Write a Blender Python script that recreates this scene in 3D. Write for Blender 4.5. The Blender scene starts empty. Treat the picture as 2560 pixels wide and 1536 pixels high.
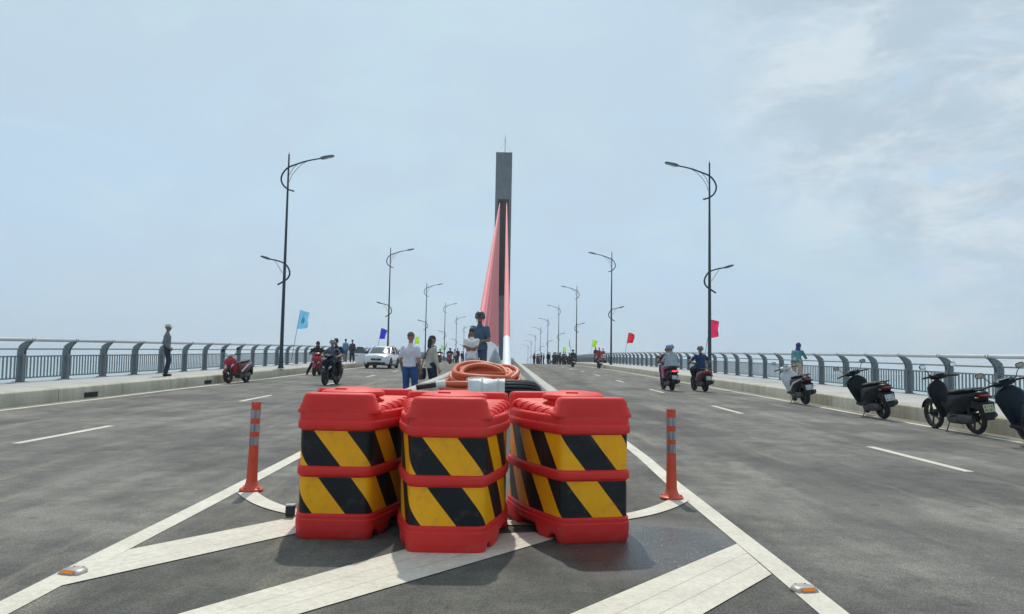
import bpy, bmesh, math, random
from mathutils import Vector, Matrix, Euler, Quaternion
random.seed(7)
scn = bpy.context.scene
COL = scn.collection
R = math.radians
# ------------------------------------------------------------------ camera
FPX, CX, CY = 1900.0, 1280.0, 768.0
CAM_POS = Vector((.33, 0, 1.25))
pitch, yaw, roll = math.atan(135/FPX), math.atan(20/FPX), math.atan(.0177)
F_ = Vector((math.sin(yaw)*math.cos(pitch), math.cos(yaw)*math.cos(pitch), math.sin(pitch)))
Rh = Vector((math.cos(yaw), -math.sin(yaw), 0)); Uh = Rh.cross(F_)
Rv = Rh*math.cos(roll)+Uh*math.sin(roll); Uv = -Rh*math.sin(roll)+Uh*math.cos(roll)
cd = bpy.data.cameras.new('camera'); cam = bpy.data.objects.new('camera', cd); COL.objects.link(cam)
m = Matrix((Rv, Uv, -F_)).transposed().to_4x4(); m.translation = CAM_POS
cam.matrix_world = m
cd.sensor_width = 36; cd.lens = 36*FPX/2560; cd.clip_start = .05; cd.clip_end = 60000
scn.camera = cam
# ------------------------------------------------------------------ light
SUN_ELEV, SUN_AZ = R(55), R(-5)          # azimuth measured from +Y towards +X; the sun is ahead, a little left
scn.view_settings.view_transform = 'Standard'; scn.view_settings.look = 'None'
scn.view_settings.gamma = 1; scn.view_settings.exposure = 0
sd = bpy.data.lights.new('sun', 'SUN'); sd.energy = 2.65; sd.angle = R(1.0); sd.color = (1, .94, .84)
sun = bpy.data.objects.new('sun', sd); COL.objects.link(sun)
sdir = Vector((math.sin(SUN_AZ)*math.cos(SUN_ELEV), math.cos(SUN_AZ)*math.cos(SUN_ELEV), math.sin(SUN_ELEV)))
sun.rotation_euler = (-sdir).to_track_quat('-Z', 'Y').to_euler(); sun.location = sdir*60

def nodes(nt):
    N = nt.nodes; L = nt.links
    def new(t, **k):
        n = N.new(t)
        for a, b in k.items():
            if a == 'inp':
                for i, v in b.items(): n.inputs[i].default_value = v
            else: setattr(n, a, b)
        return n
    return N, L, new

world = bpy.data.worlds.new('World'); scn.world = world; world.use_nodes = True
N, L, new = nodes(world.node_tree); N.clear()
out = new('ShaderNodeOutputWorld'); bg = new('ShaderNodeBackground')
sky = new('ShaderNodeTexSky', sky_type='NISHITA', sun_disc=False, sun_elevation=SUN_ELEV, sun_rotation=SUN_AZ, dust_density=4, air_density=1.2)
tc = new('ShaderNodeTexCoord')
sc_ = new('ShaderNodeVectorMath', operation='SCALE', inp={3: .09}); L.new(sky.outputs[0], sc_.inputs[0])
def ramp(src, p0, p1, c0=(0,0,0,1), c1=(1,1,1,1), ease='EASE'):
    r = new('ShaderNodeValToRGB'); r.color_ramp.interpolation = ease
    r.color_ramp.elements[0].position = p0; r.color_ramp.elements[0].color = c0
    r.color_ramp.elements[1].position = p1; r.color_ramp.elements[1].color = c1
    L.new(src, r.inputs[0]); return r
def mix(fac, a, b, blend='MIX'):
    x = new('ShaderNodeMix', data_type='RGBA', blend_type=blend)
    for s, v in ((0, fac), (6, a), (7, b)):
        if hasattr(v, 'is_linked') or hasattr(v, 'links'): L.new(v, x.inputs[s])
        else: x.inputs[s].default_value = v
    return x.outputs[2]
def noise(vec, scale, detail=5, rough=.55, dist=0):
    n = new('ShaderNodeTexNoise', inp={'Scale': scale, 'Detail': detail, 'Roughness': rough, 'Distortion': dist}); L.new(vec, n.inputs['Vector']); return n.outputs[0]
sep = new('ShaderNodeSeparateXYZ'); L.new(tc.outputs['Generated'], sep.inputs[0])
elev = ramp(sep.outputs[2], .0, .5, (.51, .71, .92, 1), (.51, .685, .82, 1))
veil = mix(.86, sc_.outputs[0], elev.outputs[0])
mp = new('ShaderNodeMapping', inp={'Scale': (1, 1, 2.6)}); L.new(tc.outputs['Generated'], mp.inputs[0])
mp2_ = new('ShaderNodeMapping', inp={'Location': (3, 1, 2), 'Scale': (1, 1, 2.2)}); L.new(tc.outputs['Generated'], mp2_.inputs[0])
soft = ramp(noise(mp.outputs[0], 2.6, 5, .55, .4), .40, .62)
veil = mix(soft.outputs[0], veil, mix(.75, veil, (.53, .665, .785, 1)))
soft2 = ramp(noise(mp2_.outputs[0], 3.4, 6, .6, .5), .48, .66)
veil = mix(soft2.outputs[0], veil, mix(.6, veil, (.565, .735, .82, 1)))
# broken cloud bank on the upper right, ahead of the viewer
dp = new('ShaderNodeVectorMath', operation='DOT_PRODUCT', inp={1: Vector((.56, .76, .39)).normalized()[:]}); L.new(tc.outputs['Generated'], dp.inputs[0])
msk = ramp(dp.outputs['Value'], .92, .975)
mp2 = new('ShaderNodeMapping', inp={'Rotation': (0, .5, .3), 'Scale': (1, 1, 2.2)}); L.new(tc.outputs['Generated'], mp2.inputs[0])
wisp = ramp(noise(mp2.outputs[0], 9.5, 9, .66, .5), .30, .56)
mm = new('ShaderNodeMath', operation='MULTIPLY'); L.new(msk.outputs[0], mm.inputs[0]); L.new(wisp.outputs[0], mm.inputs[1])
grey = ramp(noise(mp2.outputs[0], 7.5, 8, .66, .4), .38, .62, (.48, .60, .70, 1), (.665, .76, .83, 1))
veil = mix(mm.outputs[0], veil, grey.outputs[0])
# a low cumulus over the sea to the right
dp2 = new('ShaderNodeVectorMath', operation='DOT_PRODUCT', inp={1: Vector((.545, .838, .035)).normalized()[:]}); L.new(tc.outputs['Generated'], dp2.inputs[0])
msk2 = ramp(dp2.outputs['Value'], .9955, .9995)
puff = ramp(noise(mp.outputs[0], 16, 6, .55, .3), .47, .6)
m2 = new('ShaderNodeMath', operation='MULTIPLY'); L.new(msk2.outputs[0], m2.inputs[0]); L.new(puff.outputs[0], m2.inputs[1])
veil = mix(m2.outputs[0], veil, (.66, .74, .80, 1))
L.new(veil, bg.inputs[0]); bg.inputs[1].default_value = 1.0
L.new(bg.outputs[0], out.inputs[0])

# ------------------------------------------------------------------ helpers
_mats = {}
def mat(name, col, rough=.55, metal=0., var=.12, scale=6., bump=0., coat=0., spec=.5, emit=None, alpha=None, trans=0.):
    if name in _mats: return _mats[name]
    M = bpy.data.materials.new(name); M.use_nodes = True; _mats[name] = M
    N, L, new = nodes(M.node_tree); b = N['Principled BSDF']
    b.inputs['Roughness'].default_value = rough; b.inputs['Metallic'].default_value = metal
    b.inputs['Coat Weight'].default_value = coat; b.inputs['Specular IOR Level'].default_value = spec
    b.inputs['Transmission Weight'].default_value = trans
    c = (*col, 1)
    t = new('ShaderNodeTexCoord')
    n = new('ShaderNodeTexNoise', inp={'Scale': scale, 'Detail': 6, 'Roughness': .6}); L.new(t.outputs['Object'], n.inputs['Vector'])
    r = new('ShaderNodeValToRGB'); L.new(n.outputs[0], r.inputs[0])
    r.color_ramp.elements[0].position = .3; r.color_ramp.elements[1].position = .7
    r.color_ramp.elements[0].color = tuple(max(0, x*(1-var)) for x in col)+(1,)
    r.color_ramp.elements[1].color = tuple(min(1, x*(1+var)) for x in col)+(1,)
    L.new(r.outputs[0], b.inputs['Base Color'])
    if bump:
        bp = new('ShaderNodeBump', inp={'Strength': bump, 'Distance': .01}); L.new(n.outputs[0], bp.inputs['Height']); L.new(bp.outputs[0], b.inputs['Normal'])
    if emit:
        b.inputs['Emission Color'].default_value = (*emit[:3], 1); b.inputs['Emission Strength'].default_value = emit[3]
    if alpha is not None: b.inputs['Alpha'].default_value = alpha
    return M

class MB:
    def __init__(s): s.v = []; s.f = []; s.mi = []; s.uv = {}; s.cur = 0
    def add(s, vs, fs, M=None):
        o = len(s.v)
        for p in vs:
            p = Vector(p); s.v.append(M @ p if M else p)
        for f in fs: s.f.append([i+o for i in f]); s.mi.append(s.cur)
        return s
    def box(s, c, d, rot=None, bev=0.0):
        x, y, z = [q/2 for q in d]; b = min(bev, x*.9, y*.9, z*.9)
        M = Matrix.Translation(Vector(c)) @ (Euler(rot).to_matrix().to_4x4() if rot else Matrix())
        if b <= 0:
            vs = [(i*x, j*y, k*z) for k in (-1, 1) for j in (-1, 1) for i in (-1, 1)]
            return s.add(vs, [(0,2,3,1),(4,5,7,6),(0,1,5,4),(2,6,7,3),(0,4,6,2),(1,3,7,5)], M)
        def ring(ix, z):
            X, Y = x-ix, y-ix; c_ = b*.6
            return [(X,-Y+c_,z),(X,Y-c_,z),(X-c_,Y,z),(-X+c_,Y,z),(-X,Y-c_,z),(-X,-Y+c_,z),(-X+c_,-Y,z),(X-c_,-Y,z)]
        rs = [ring(b, -z), ring(b*.3, -z+b*.3), ring(0, -z+b), ring(0, z-b), ring(b*.3, z-b*.3), ring(b, z)]
        return s.loft(rs, M=M)
    def loft(s, rings, cap=True, closed=True, M=None, capends=(True, True)):
        n = len(rings[0]); vs = [p for r in rings for p in r]; fs = []
        for k in range(len(rings)-1):
            for i in range(n if closed else n-1):
                j = (i+1) % n; fs.append((k*n+i, k*n+j, (k+1)*n+j, (k+1)*n+i))
        if cap:
            if capends[0]: fs.append(tuple(range(n-1, -1, -1)))
            if capends[1]: fs.append(tuple((len(rings)-1)*n+i for i in range(n)))
        return s.add(vs, fs, M)
    def tube(s, pts, rad, n=8, cap=True, M=None, flat=1.0):
        pts = [Vector(p) for p in pts]; rings = []
        if not isinstance(rad, (list, tuple)): rad = [rad]*len(pts)
        prev = None
        for i, p in enumerate(pts):
            t = (pts[min(i+1, len(pts)-1)]-pts[max(i-1, 0)])
            t = t.normalized() if t.length > 1e-9 else Vector((0, 0, 1))
            if prev is None:
                a = Vector((0, 0, 1)) if abs(t.z) < .9 else Vector((1, 0, 0))
                u = t.cross(a).normalized()
            else:
                u = (prev-t*prev.dot(t)); u = u.normalized() if u.length > 1e-6 else t.orthogonal().normalized()
            prev = u; w = t.cross(u)
            rings.append([p+(u*math.cos(2*math.pi*k/n)+w*math.sin(2*math.pi*k/n)*flat)*rad[i] for k in range(n)])
        return s.loft(rings, cap, True, M)
    def lathe(s, prof, n=24, M=None, cap=True):          # prof: (r, z)
        return s.loft([[(r*math.cos(2*math.pi*k/n), r*math.sin(2*math.pi*k/n), z) for k in range(n)] for r, z in prof], cap, True, M)
    def ell(s, c, r, n=14, m=9, M=None, rot=None):
        T = Matrix.Translation(Vector(c)) @ (Euler(rot).to_matrix().to_4x4() if rot else Matrix()) @ Matrix.Diagonal((*r, 1))
        if M: T = M @ T
        return s.lathe([(max(1e-3, math.sin(math.pi*k/m)), -math.cos(math.pi*k/m)) for k in range(m+1)], n, T)
    def cap(s, a, b, ra, rb, n=10, fa=False, fb=False):  # tapered capsule
        a, b = Vector(a), Vector(b); d = b-a; l = d.length
        if l < 1e-6: d = Vector((0, 0, 1)); l = 1e-4
        Q = d.normalized().to_track_quat('Z', 'Y').to_matrix().to_4x4(); T = Matrix.Translation(a) @ Q
        pr = []
        if fa: pr += [(ra*.02, 0), (ra, 0)]
        else: pr += [(max(1e-3, ra*math.sin(t)), -ra*math.cos(t)) for t in (.05, .4, .8, 1.2, 1.57)]
        if fb: pr += [(rb, l), (rb*.02, l)]
        else: pr += [(max(1e-3, rb*math.sin(t)), l+rb*math.cos(t)) for t in (1.57, 1.2, .8, .4, .05)]
        return s.lathe(pr, n, T)
    def grid(s, P):                                       # P[i][j] points
        n, m_ = len(P), len(P[0])
        return s.add([p for r in P for p in r], [(i*m_+j, i*m_+j+1, (i+1)*m_+j+1, (i+1)*m_+j) for i in range(n-1) for j in range(m_-1)])
    def mesh(s, name, mats, ang=35):
        me = bpy.data.meshes.new(name); me.from_pydata([tuple(p) for p in s.v], [], s.f)
        if not isinstance(mats, (list, tuple)): mats = [mats]
        for q in mats: me.materials.append(q)
        me.polygons.foreach_set('material_index', s.mi)
        bm = bmesh.new(); bm.from_mesh(me); bmesh.ops.recalc_face_normals(bm, faces=bm.faces); bm.to_mesh(me); bm.free()
        if ang:
            me.polygons.foreach_set('use_smooth', [True]*len(me.polygons)); me.set_sharp_from_angle(angle=R(ang))
        me.update(); return me
    def build(s, name, mats, parent=None, ang=35):
        return link(name, s.mesh(name, mats, ang), parent)
def link(name, me, parent=None):
    o = bpy.data.objects.new(name, me); COL.objects.link(o)
    if parent: o.parent = parent
    return o
def tag(o, label=None, cat=None, group=None, kind=None):
    if label: o['label'] = label
    if cat: o['category'] = cat
    if group: o['group'] = group
    if kind: o['kind'] = kind
    return o
def empty(name, loc, label, cat, group=None, rz=0., lean=0.):
    o = bpy.data.objects.new(name, None); COL.objects.link(o); o.empty_display_size = .2
    o.location = loc; o.rotation_euler = (0, lean, rz); return tag(o, label, cat, group)
def copy_tree(o, parent=None):
    c = o.copy(); COL.objects.link(c)
    if parent: c.parent = parent
    for ch in [q for q in bpy.data.objects if q.parent == o]: copy_tree(ch, c)
    return c
def struct(o): o['kind'] = 'structure'; return o
def catmull(P, k=6, closed=False):
    P = [Vector(p) for p in P]; n = len(P); o = []
    rng = range(n) if closed else range(n-1)
    for i in rng:
        g = (lambda q: P[q % n]) if closed else (lambda q: P[max(0, min(n-1, q))])
        a, b, c, d = g(i-1), g(i), g(i+1), g(i+2)
        for j in range(k):
            t = j/k
            o.append(.5*((2*b)+(c-a)*t+(2*a-5*b+4*c-d)*t*t+(3*b-3*c+d-a)*t**3))
    if not closed: o.append(P[-1])
    return o

# ------------------------------------------------------------------ road profile (a long, gentle hump)
PY = [-80,4,8,11,15,19,23,28,36,50,69,85,102,120,135,168,201,260,420,600]
PZ = [0,0,.008,.03,.075,.125,.185,.25,.36,.55,.74,.86,.9,.86,.76,.3,-.25,-1.7,-7,-14]
def rz(y):
    n = len(PY); i = 0
    while i < n-2 and y > PY[i+1]: i += 1
    sl = lambda j: (PZ[j+1]-PZ[j])/(PY[j+1]-PY[j])
    def tan(j):
        if j <= 0: return sl(0)
        if j >= n-1: return sl(n-2)
        return (sl(j-1)*(PY[j+1]-PY[j])+sl(j)*(PY[j]-PY[j-1]))/(PY[j+1]-PY[j-1])
    h = PY[i+1]-PY[i]; t = max(0, min(1, (y-PY[i])/h))
    return (2*t**3-3*t*t+1)*PZ[i]+(t**3-2*t*t+t)*h*tan(i)+(-2*t**3+3*t*t)*PZ[i+1]+(t**3-t*t)*h*tan(i+1)
KL, KR, KH = -10.05, 9.42, .33
YS = [-40+2*i for i in range(22)]+[4+i for i in range(146)]+[150+5*i for i in range(50)]

# ------------------------------------------------------------------ ground materials
def asphalt():
    M = bpy.data.materials.new('asphalt'); M.use_nodes = True
    N, L, new = nodes(M.node_tree); b = N['Principled BSDF']
    t = new('ShaderNodeTexCoord'); P = t.outputs['Object']
    def nz(scale, det=6, ro=.6, vec=None, dist=0):
        n = new('ShaderNodeTexNoise', inp={'Scale': scale, 'Detail': det, 'Roughness': ro, 'Distortion': dist}); L.new(vec or P, n.inputs['Vector']); return n.outputs[0]
    def rp(src, p0, p1, a, c):
        r = new('ShaderNodeValToRGB'); r.color_ramp.elements[0].position = p0; r.color_ramp.elements[1].position = p1
        r.color_ramp.elements[0].color = (*a, 1); r.color_ramp.elements[1].color = (*c, 1); L.new(src, r.inputs[0]); return r.outputs[0]
    def mx(f, a, c, bl='MIX'):
        x = new('ShaderNodeMix', data_type='RGBA', blend_type=bl)
        for s, v in ((0, f), (6, a), (7, c)):
            if isinstance(v, (tuple, float, int)): x.inputs[s].default_value = v
            else: L.new(v, x.inputs[s])
        return x.outputs[2]
    mp = new('ShaderNodeMapping', inp={'Scale': (1.0, .12, 1)}); L.new(P, mp.inputs[0])
    base = rp(nz(.45, 6, .6, None, .5), .38, .62, (.128, .124, .116), (.240, .230, .211))
    streak = rp(nz(2.2, 5, .6, mp.outputs[0]), .40, .62, (.78, .78, .79), (1.14, 1.13, 1.10))
    col = mx(1.0, base, streak, 'MULTIPLY')
    blot = rp(nz(2.6, 9, .74), .40, .60, (.73, .73, .73), (1.22, 1.21, 1.17))
    col = mx(.8, col, mx(1.0, col, blot, 'MULTIPLY'))
    # wheel track polished dark, wandering
    sp = new('ShaderNodeSeparateXYZ'); L.new(P, sp.inputs[0])
    def track(x0, w, dark):
        nonlocal col
        wob = new('ShaderNodeMath', operation='MULTIPLY_ADD', inp={1: .9, 2: -.45-x0}); L.new(nz(.16, 3), wob.inputs[0])
        a = new('ShaderNodeMath', operation='ADD'); L.new(sp.outputs[0], a.inputs[0]); L.new(wob.outputs[0], a.inputs[1])
        ab = new('ShaderNodeMath', operation='ABSOLUTE'); L.new(a.outputs[0], ab.inputs[0])
        r = rp(ab.outputs[0], w*.25, w, (1, 1, 1), (0, 0, 0))
        k = mx(1.0, r, rp(nz(1.3, 5, .7), .35, .6, (.15,)*3, (1, 1, 1)), 'MULTIPLY')
        col = mx(k, col, mx(1.0, col, (dark, dark, dark*1.03, 1), 'MULTIPLY'))
    track(3.75, .42, .60); track(-3.9, .5, .78); track(7.4, .4, .86); track(-7.6, .5, .88)
    # oil drips and light dusty scabs
    dr = rp(nz(5.5, 3, .5), .66, .72, (0, 0, 0), (1, 1, 1)); col = mx(dr, col, mx(1.0, col, (.62, .62, .64, 1), 'MULTIPLY'))
    du = rp(nz(.9, 7, .75, mp.outputs[0]), .56, .68, (0, 0, 0), (.7, .7, .7)); col = mx(du, col, (.36, .31, .245, 1))
    # dust swept against the kerbs
    kx = new('ShaderNodeMath', operation='ADD', inp={1: .32}); L.new(sp.outputs[0], kx.inputs[0]); ka = new('ShaderNodeMath', operation='ABSOLUTE'); L.new(kx.outputs[0], ka.inputs[0])
    kn = new('ShaderNodeMath', operation='MULTIPLY_ADD', inp={1: .7}); L.new(nz(2.0, 6, .7), kn.inputs[0]); L.new(ka.outputs[0], kn.inputs[2])
    kd = rp(kn.outputs[0], 9.55/10, 10.0/10, (0, 0, 0), (.8, .8, .8)) if False else None
    sc2 = new('ShaderNodeMath', operation='MULTIPLY', inp={1: .1}); L.new(kn.outputs[0], sc2.inputs[0])
    col = mx(rp(sc2.outputs[0], .955, .995, (0, 0, 0), (.7, .7, .7)), col, (.34, .30, .235, 1))
    # aggregate
    v = new('ShaderNodeTexVoronoi', inp={'Scale': 95.0}); L.new(P, v.inputs['Vector'])
    agg = rp(v.outputs['Distance'], .05, .6, (1.7, 1.66, 1.56), (.62, .62, .62))
    col = mx(.75, col, mx(1.0, col, agg, 'MULTIPLY'))
    pits = rp(nz(38, 4, .7), .28, .40, (.45, .45, .44), (1, 1, 1)); col = mx(1.0, col, pits, 'MULTIPLY')
    # round the hatched nose: darker, greener and patchier
    gx = new('ShaderNodeVectorMath', operation='MULTIPLY', inp={1: (.40, .085, 0)}); L.new(P, gx.inputs[0])
    gl = new('ShaderNodeVectorMath', operation='LENGTH'); L.new(gx.outputs[0], gl.inputs[0])
    gn = new('ShaderNodeMath', operation='MULTIPLY_ADD', inp={1: .5}); L.new(nz(1.1, 6, .7), gn.inputs[0]); L.new(gl.outputs['Value'], gn.inputs[2])
    gh_ = new('ShaderNodeMath', operation='MULTIPLY', inp={1: .5}); L.new(gn.outputs[0], gh_.inputs[0])
    col = mx(rp(gh_.outputs[0], .46, .66, (1, 1, 1), (0, 0, 0)), col, mx(1.0, col, (.68, .70, .67, 1), 'MULTIPLY'))
    # drying wet patch by the right barrier
    d = new('ShaderNodeVectorMath', operation='SUBTRACT', inp={1: (1.33, 5.35, 0)}); L.new(P, d.inputs[0])
    d2 = new('ShaderNodeVectorMath', operation='MULTIPLY', inp={1: (1/.88, 1/.95, 0)}); L.new(d.outputs[0], d2.inputs[0])
    ln = new('ShaderNodeVectorMath', operation='LENGTH'); L.new(d2.outputs[0], ln.inputs[0])
    ad = new('ShaderNodeMath', operation='MULTIPLY_ADD', inp={1: .8}); L.new(nz(1.7, 4), ad.inputs[0]); L.new(ln.outputs['Value'], ad.inputs[2])
    hf = new('ShaderNodeMath', operation='MULTIPLY', inp={1: .5}); L.new(ad.outputs[0], hf.inputs[0])
    wet = rp(hf.outputs[0], .52, .72, (1, 1, 1), (0, 0, 0))
    col = mx(wet, col, mx(1.0, col, (.42, .45, .5, 1), 'MULTIPLY'))
    L.new(col, b.inputs['Base Color']); L.new(rp(wet, 0, 1, (.25,)*3, (.5,)*3), b.inputs['Specular IOR Level']); b.inputs['Sheen Weight'].default_value = .10; b.inputs['Sheen Roughness'].default_value = .35; b.inputs['Sheen Tint'].default_value = (1, .90, .76, 1)
    rr = rp(wet, 0, 1, (.85,)*3, (.26,)*3); L.new(rr, b.inputs['Roughness'])
    bp = new('ShaderNodeBump', inp={'Strength': .55, 'Distance': .006})
    hs = new('ShaderNodeMath', operation='ADD'); L.new(v.outputs['Distance'], hs.inputs[0]); L.new(nz(60, 3), hs.inputs[1])
    L.new(hs.outputs[0], bp.inputs['Height']); L.new(bp.outputs[0], b.inputs['Normal'])
    return M
def worn(name, col, dirt, scale=1.2, rough=.75, amount=.5, bump=.15, joints=0, fine=40, grime=0):
    M = bpy.data.materials.new(name); M.use_nodes = True; _mats[name] = M
    N, L, new = nodes(M.node_tree); b = N['Principled BSDF']; b.inputs['Roughness'].default_value = rough
    t = new('ShaderNodeTexCoord'); P = t.outputs['Object']
    def nz(s, d=7, r=.65, vec=None):
        n = new('ShaderNodeTexNoise', inp={'Scale': s, 'Detail': d, 'Roughness': r}); L.new(vec or P, n.inputs['Vector']); return n.outputs[0]
    def rp(src, p0, p1, a, c):
        r = new('ShaderNodeValToRGB'); r.color_ramp.elements[0].position = p0; r.color_ramp.elements[1].position = p1
        r.color_ramp.elements[0].color = (*a, 1); r.color_ramp.elements[1].color = (*c, 1); L.new(src, r.inputs[0]); return r.outputs[0]
    def mx(f, a, c, bl='MIX'):
        x = new('ShaderNodeMix', data_type='RGBA', blend_type=bl)
        for s, v in ((0, f), (6, a), (7, c)):
            if isinstance(v, (tuple, float, int)): x.inputs[s].default_value = v
            else: L.new(v, x.inputs[s])
        return x.outputs[2]
    f1 = rp(nz(scale), .35, .72, (0,)*3, (amount,)*3)
    c = mx(f1, (*col, 1), (*dirt, 1))
    c = mx(1.0, c, rp(nz(fine, 3), .3, .7, (.86,)*3, (1.1,)*3), 'MULTIPLY')
    if grime:
        mp = new('ShaderNodeMapping', inp={'Scale': (2.5, 2.5, .5)}); L.new(P, mp.inputs[0])
        c = mx(1.0, c, rp(nz(2.0, 6, .7, mp.outputs[0]), .3, .62, (1-grime,)*3, (1, 1, 1)), 'MULTIPLY')
    if joints:
        sp = new('ShaderNodeSeparateXYZ'); L.new(P, sp.inputs[0])
        md = new('ShaderNodeMath', operation='PINGPONG', inp={1: joints/2}); L.new(sp.outputs[1], md.inputs[0])
        c = mx(1.0, c, rp(md.outputs[0], .008, .02, (.45,)*3, (1, 1, 1)), 'MULTIPLY')
    L.new(c, b.inputs['Base Color'])
    if bump:
        bp = new('ShaderNodeBump', inp={'Strength': bump, 'Distance': .01}); L.new(nz(fine, 5), bp.inputs['Height']); L.new(bp.outputs[0], b.inputs['Normal'])
    return M
M_asph = asphalt()
M_white = worn('road_paint', (.70, .65, .54), (.42, .38, .30), 2.2, .6, .55, .25, 0, 26)
M_conc = worn('concrete', (.40, .40, .36), (.26, .26, .22), .8, .8, .7, .2, 4, 30, .3)
M_kerb = worn('kerb_concrete', (.56, .535, .43), (.33, .31, .23), .7, .8, .7, .2, 3, 30, .25)
M_walk = worn('sidewalk_concrete', (.47, .455, .43), (.36, .345, .32), .5, .8, .8, .15, 2, 25)
M_wall = worn('median_concrete', (.52, .505, .45), (.38, .365, .31), 1.1, .75, .7, .15, 3, 25, .25)
M_deck = mat('deck_concrete', (.33, .33, .32), .85, 0, .15, .4, .1)

def sweep(name, xz, m_, ys=YS, closed=False):
    b = MB(); b.grid([[(x, y, rz(y)+z) for x, z in xz] for y in ys]); return struct(b.build(name, m_, None, 30))
# water to the horizon
b = MB(); W = 1800
def water():
    M = bpy.data.materials.new('sea_water'); M.use_nodes = True
    N, L, new = nodes(M.node_tree); b = N['Principled BSDF']
    b.inputs['Base Color'].default_value = (.24, .40, .43, 1); b.inputs['Roughness'].default_value = .22
    t = new('ShaderNodeTexCoord'); mp = new('ShaderNodeMapping', inp={'Scale': (.5, .2, 1)}); L.new(t.outputs['Object'], mp.inputs[0])
    n = new('ShaderNodeTexNoise', inp={'Scale': .6, 'Detail': 6}); L.new(mp.outputs[0], n.inputs['Vector'])
    bp = new('ShaderNodeBump', inp={'Strength': .5, 'Distance': .4}); L.new(n.outputs[0], bp.inputs['Height']); L.new(bp.outputs[0], b.inputs['Normal'])
    return M
b.grid([[(-W, -300, -16), (-200, -300, -16), (200, -300, -16), (W, -300, -16)], [(-W, 600, -16), (-200, 600, -16), (200, 600, -16), (W, 600, -16)], [(-W, W, -16), (-200, W, -16), (200, W, -16), (W, W, -16)]])
struct(b.build('water', water()))
sweep('road', [(KL+.002, 0), (-6, 0), (-3, 0), (0, 0), (3, 0), (6, 0), (KR-.002, 0)], M_asph)
for s, k, nm in ((-1, KL, 'kerb'), (1, KR, 'kerb')):
    sweep(nm, [(k, -.1), (k, KH-.07), (k+s*.012, KH-.035), (k+s*.05, KH-.008), (k+s*.10, KH), (k+s*.32, KH+.002), (k+s*.32, KH-.1)], M_kerb)
    sweep('sidewalk', [(k+s*.322, KH-.05), (k+s*.322, KH-.002), (s*11.2, KH+.018), (s*12.25, KH+.03), (s*12.26, KH-.6)], M_walk)
sweep('bridge_deck', [(-12.26, -.3), (-11, -1.0), (-6, -1.2), (-5, -3), (5, -3), (6, -1.2), (11, -1.0), (12.26, -.3)], M_deck)
# ---- painted markings, 4 mm sheets
def strip(b, pts, w, z=.004):
    """pts: centre line (x,y); w: width or list"""
    P = [Vector((x, y, 0)) for x, y in pts]; rows = []
    for i, p in enumerate(P):
        t = (P[min(i+1, len(P)-1)]-P[max(i-1, 0)]).normalized(); n = Vector((-t.y, t.x, 0)); ww = w[i] if isinstance(w, list) else w
        rows.append([(*(p+n*ww/2).xy, rz(p.y)+z), (*(p-n*ww/2).xy, rz(p.y)+z)])
    b.grid(rows)
b = MB()
ylong = [-8+.5*i for i in range(0, 60)]+[22+2*i for i in range(70)]
strip(b, [(8.95, y) for y in ylong], .14); strip(b, [(-9.70, y) for y in ylong], .14)
struct(b.build('edge_line', M_white, None, 0))
b = MB()
for k in range(-2, 16):
    for x, y0 in ((5.97, 9.2), (-6.2, 10.4)):
        y = y0+8.75*k; strip(b, [(x, y+.5*i) for i in range(6)], .13)
struct(b.build('lane_dashes', M_white, None, 0))
b = MB()
strip(b, [(-2.0, -3), (-2.06, 2), (-2.09, 3.9), (-2.12, 5), (-2.15, 6.6), (-2.18, 8), (-2.22, 10), (-2.25, 13), (-2.25, 16)], .155)
strip(b, [(1.93, -3), (2.0, 2), (2.03, 3.9), (2.06, 5), (2.09, 6.4), (2.12, 8), (2.19, 10), (2.21, 13), (2.21, 16)], .155)
struct(b.build('gore_outline', M_white, None, 0))
b = MB()
def quadstrip(ua, ub, la, lb):                      # diagonal bar painted in three passes
    g = .004
    for k in range(3):
        a0, a1 = k/3+(.0025 if k else 0), (k+1)/3-(.0025 if k < 2 else 0)
        rows = []
        for j in range(13):
            t = j/12
            u = Vector(ua).lerp(Vector(ub), t); l = Vector(la).lerp(Vector(lb), t)
            p, q = u.lerp(l, a0), u.lerp(l, a1)
            rows.append([(p.x, p.y, rz(p.y)+.006), (q.x, q.y, rz(q.y)+.006)])
        b.grid(rows)
quadstrip((-2.035, 4.98), (-1.0, 6.44), (-2.02, 4.20), (-.62, 6.2))
quadstrip((-1.99, 2.68), (0, 5.5), (-1.96, 2.2), (.95, 5.74))
quadstrip((-1.0, 1.88), (1.985, 5.385), (-.4, 1.75), (1.96, 4.63))
quadstrip((0.6, 1.2), (1.93, 2.76), (1.1, .9), (1.90, 2.0))
struct(b.build('gore_stripes', M_white, None, 0))
b = MB()
pts = [(-1.99+3.98*i/40, 5.95+1.1*(abs(-1.99+3.98*i/40)/1.97)**3.4) for i in range(41)]
strip(b, pts, .17, .008)
struct(b.build('gore_arc', M_white, None, 0))
# ---- median island
MW, MT, MH = 1.28, .2, .72
ymed = [10+.5*i for i in range(20)]+[20+2*i for i in range(95)]
b = MB()
for s in (-1, 1):
    x0, x1 = s*MW, s*(MW-MT)
    rows = []
    for y in ymed:
        z = rz(y)
        rows.append([(x0, y, z-.1), (x0, y, z+MH-.02), (x0-s*.02, y, z+MH), (x1+s*.02, y, z+MH), (x1, y, z+MH-.02), (x1, y, z-.1)])
    b.grid(rows)
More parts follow.
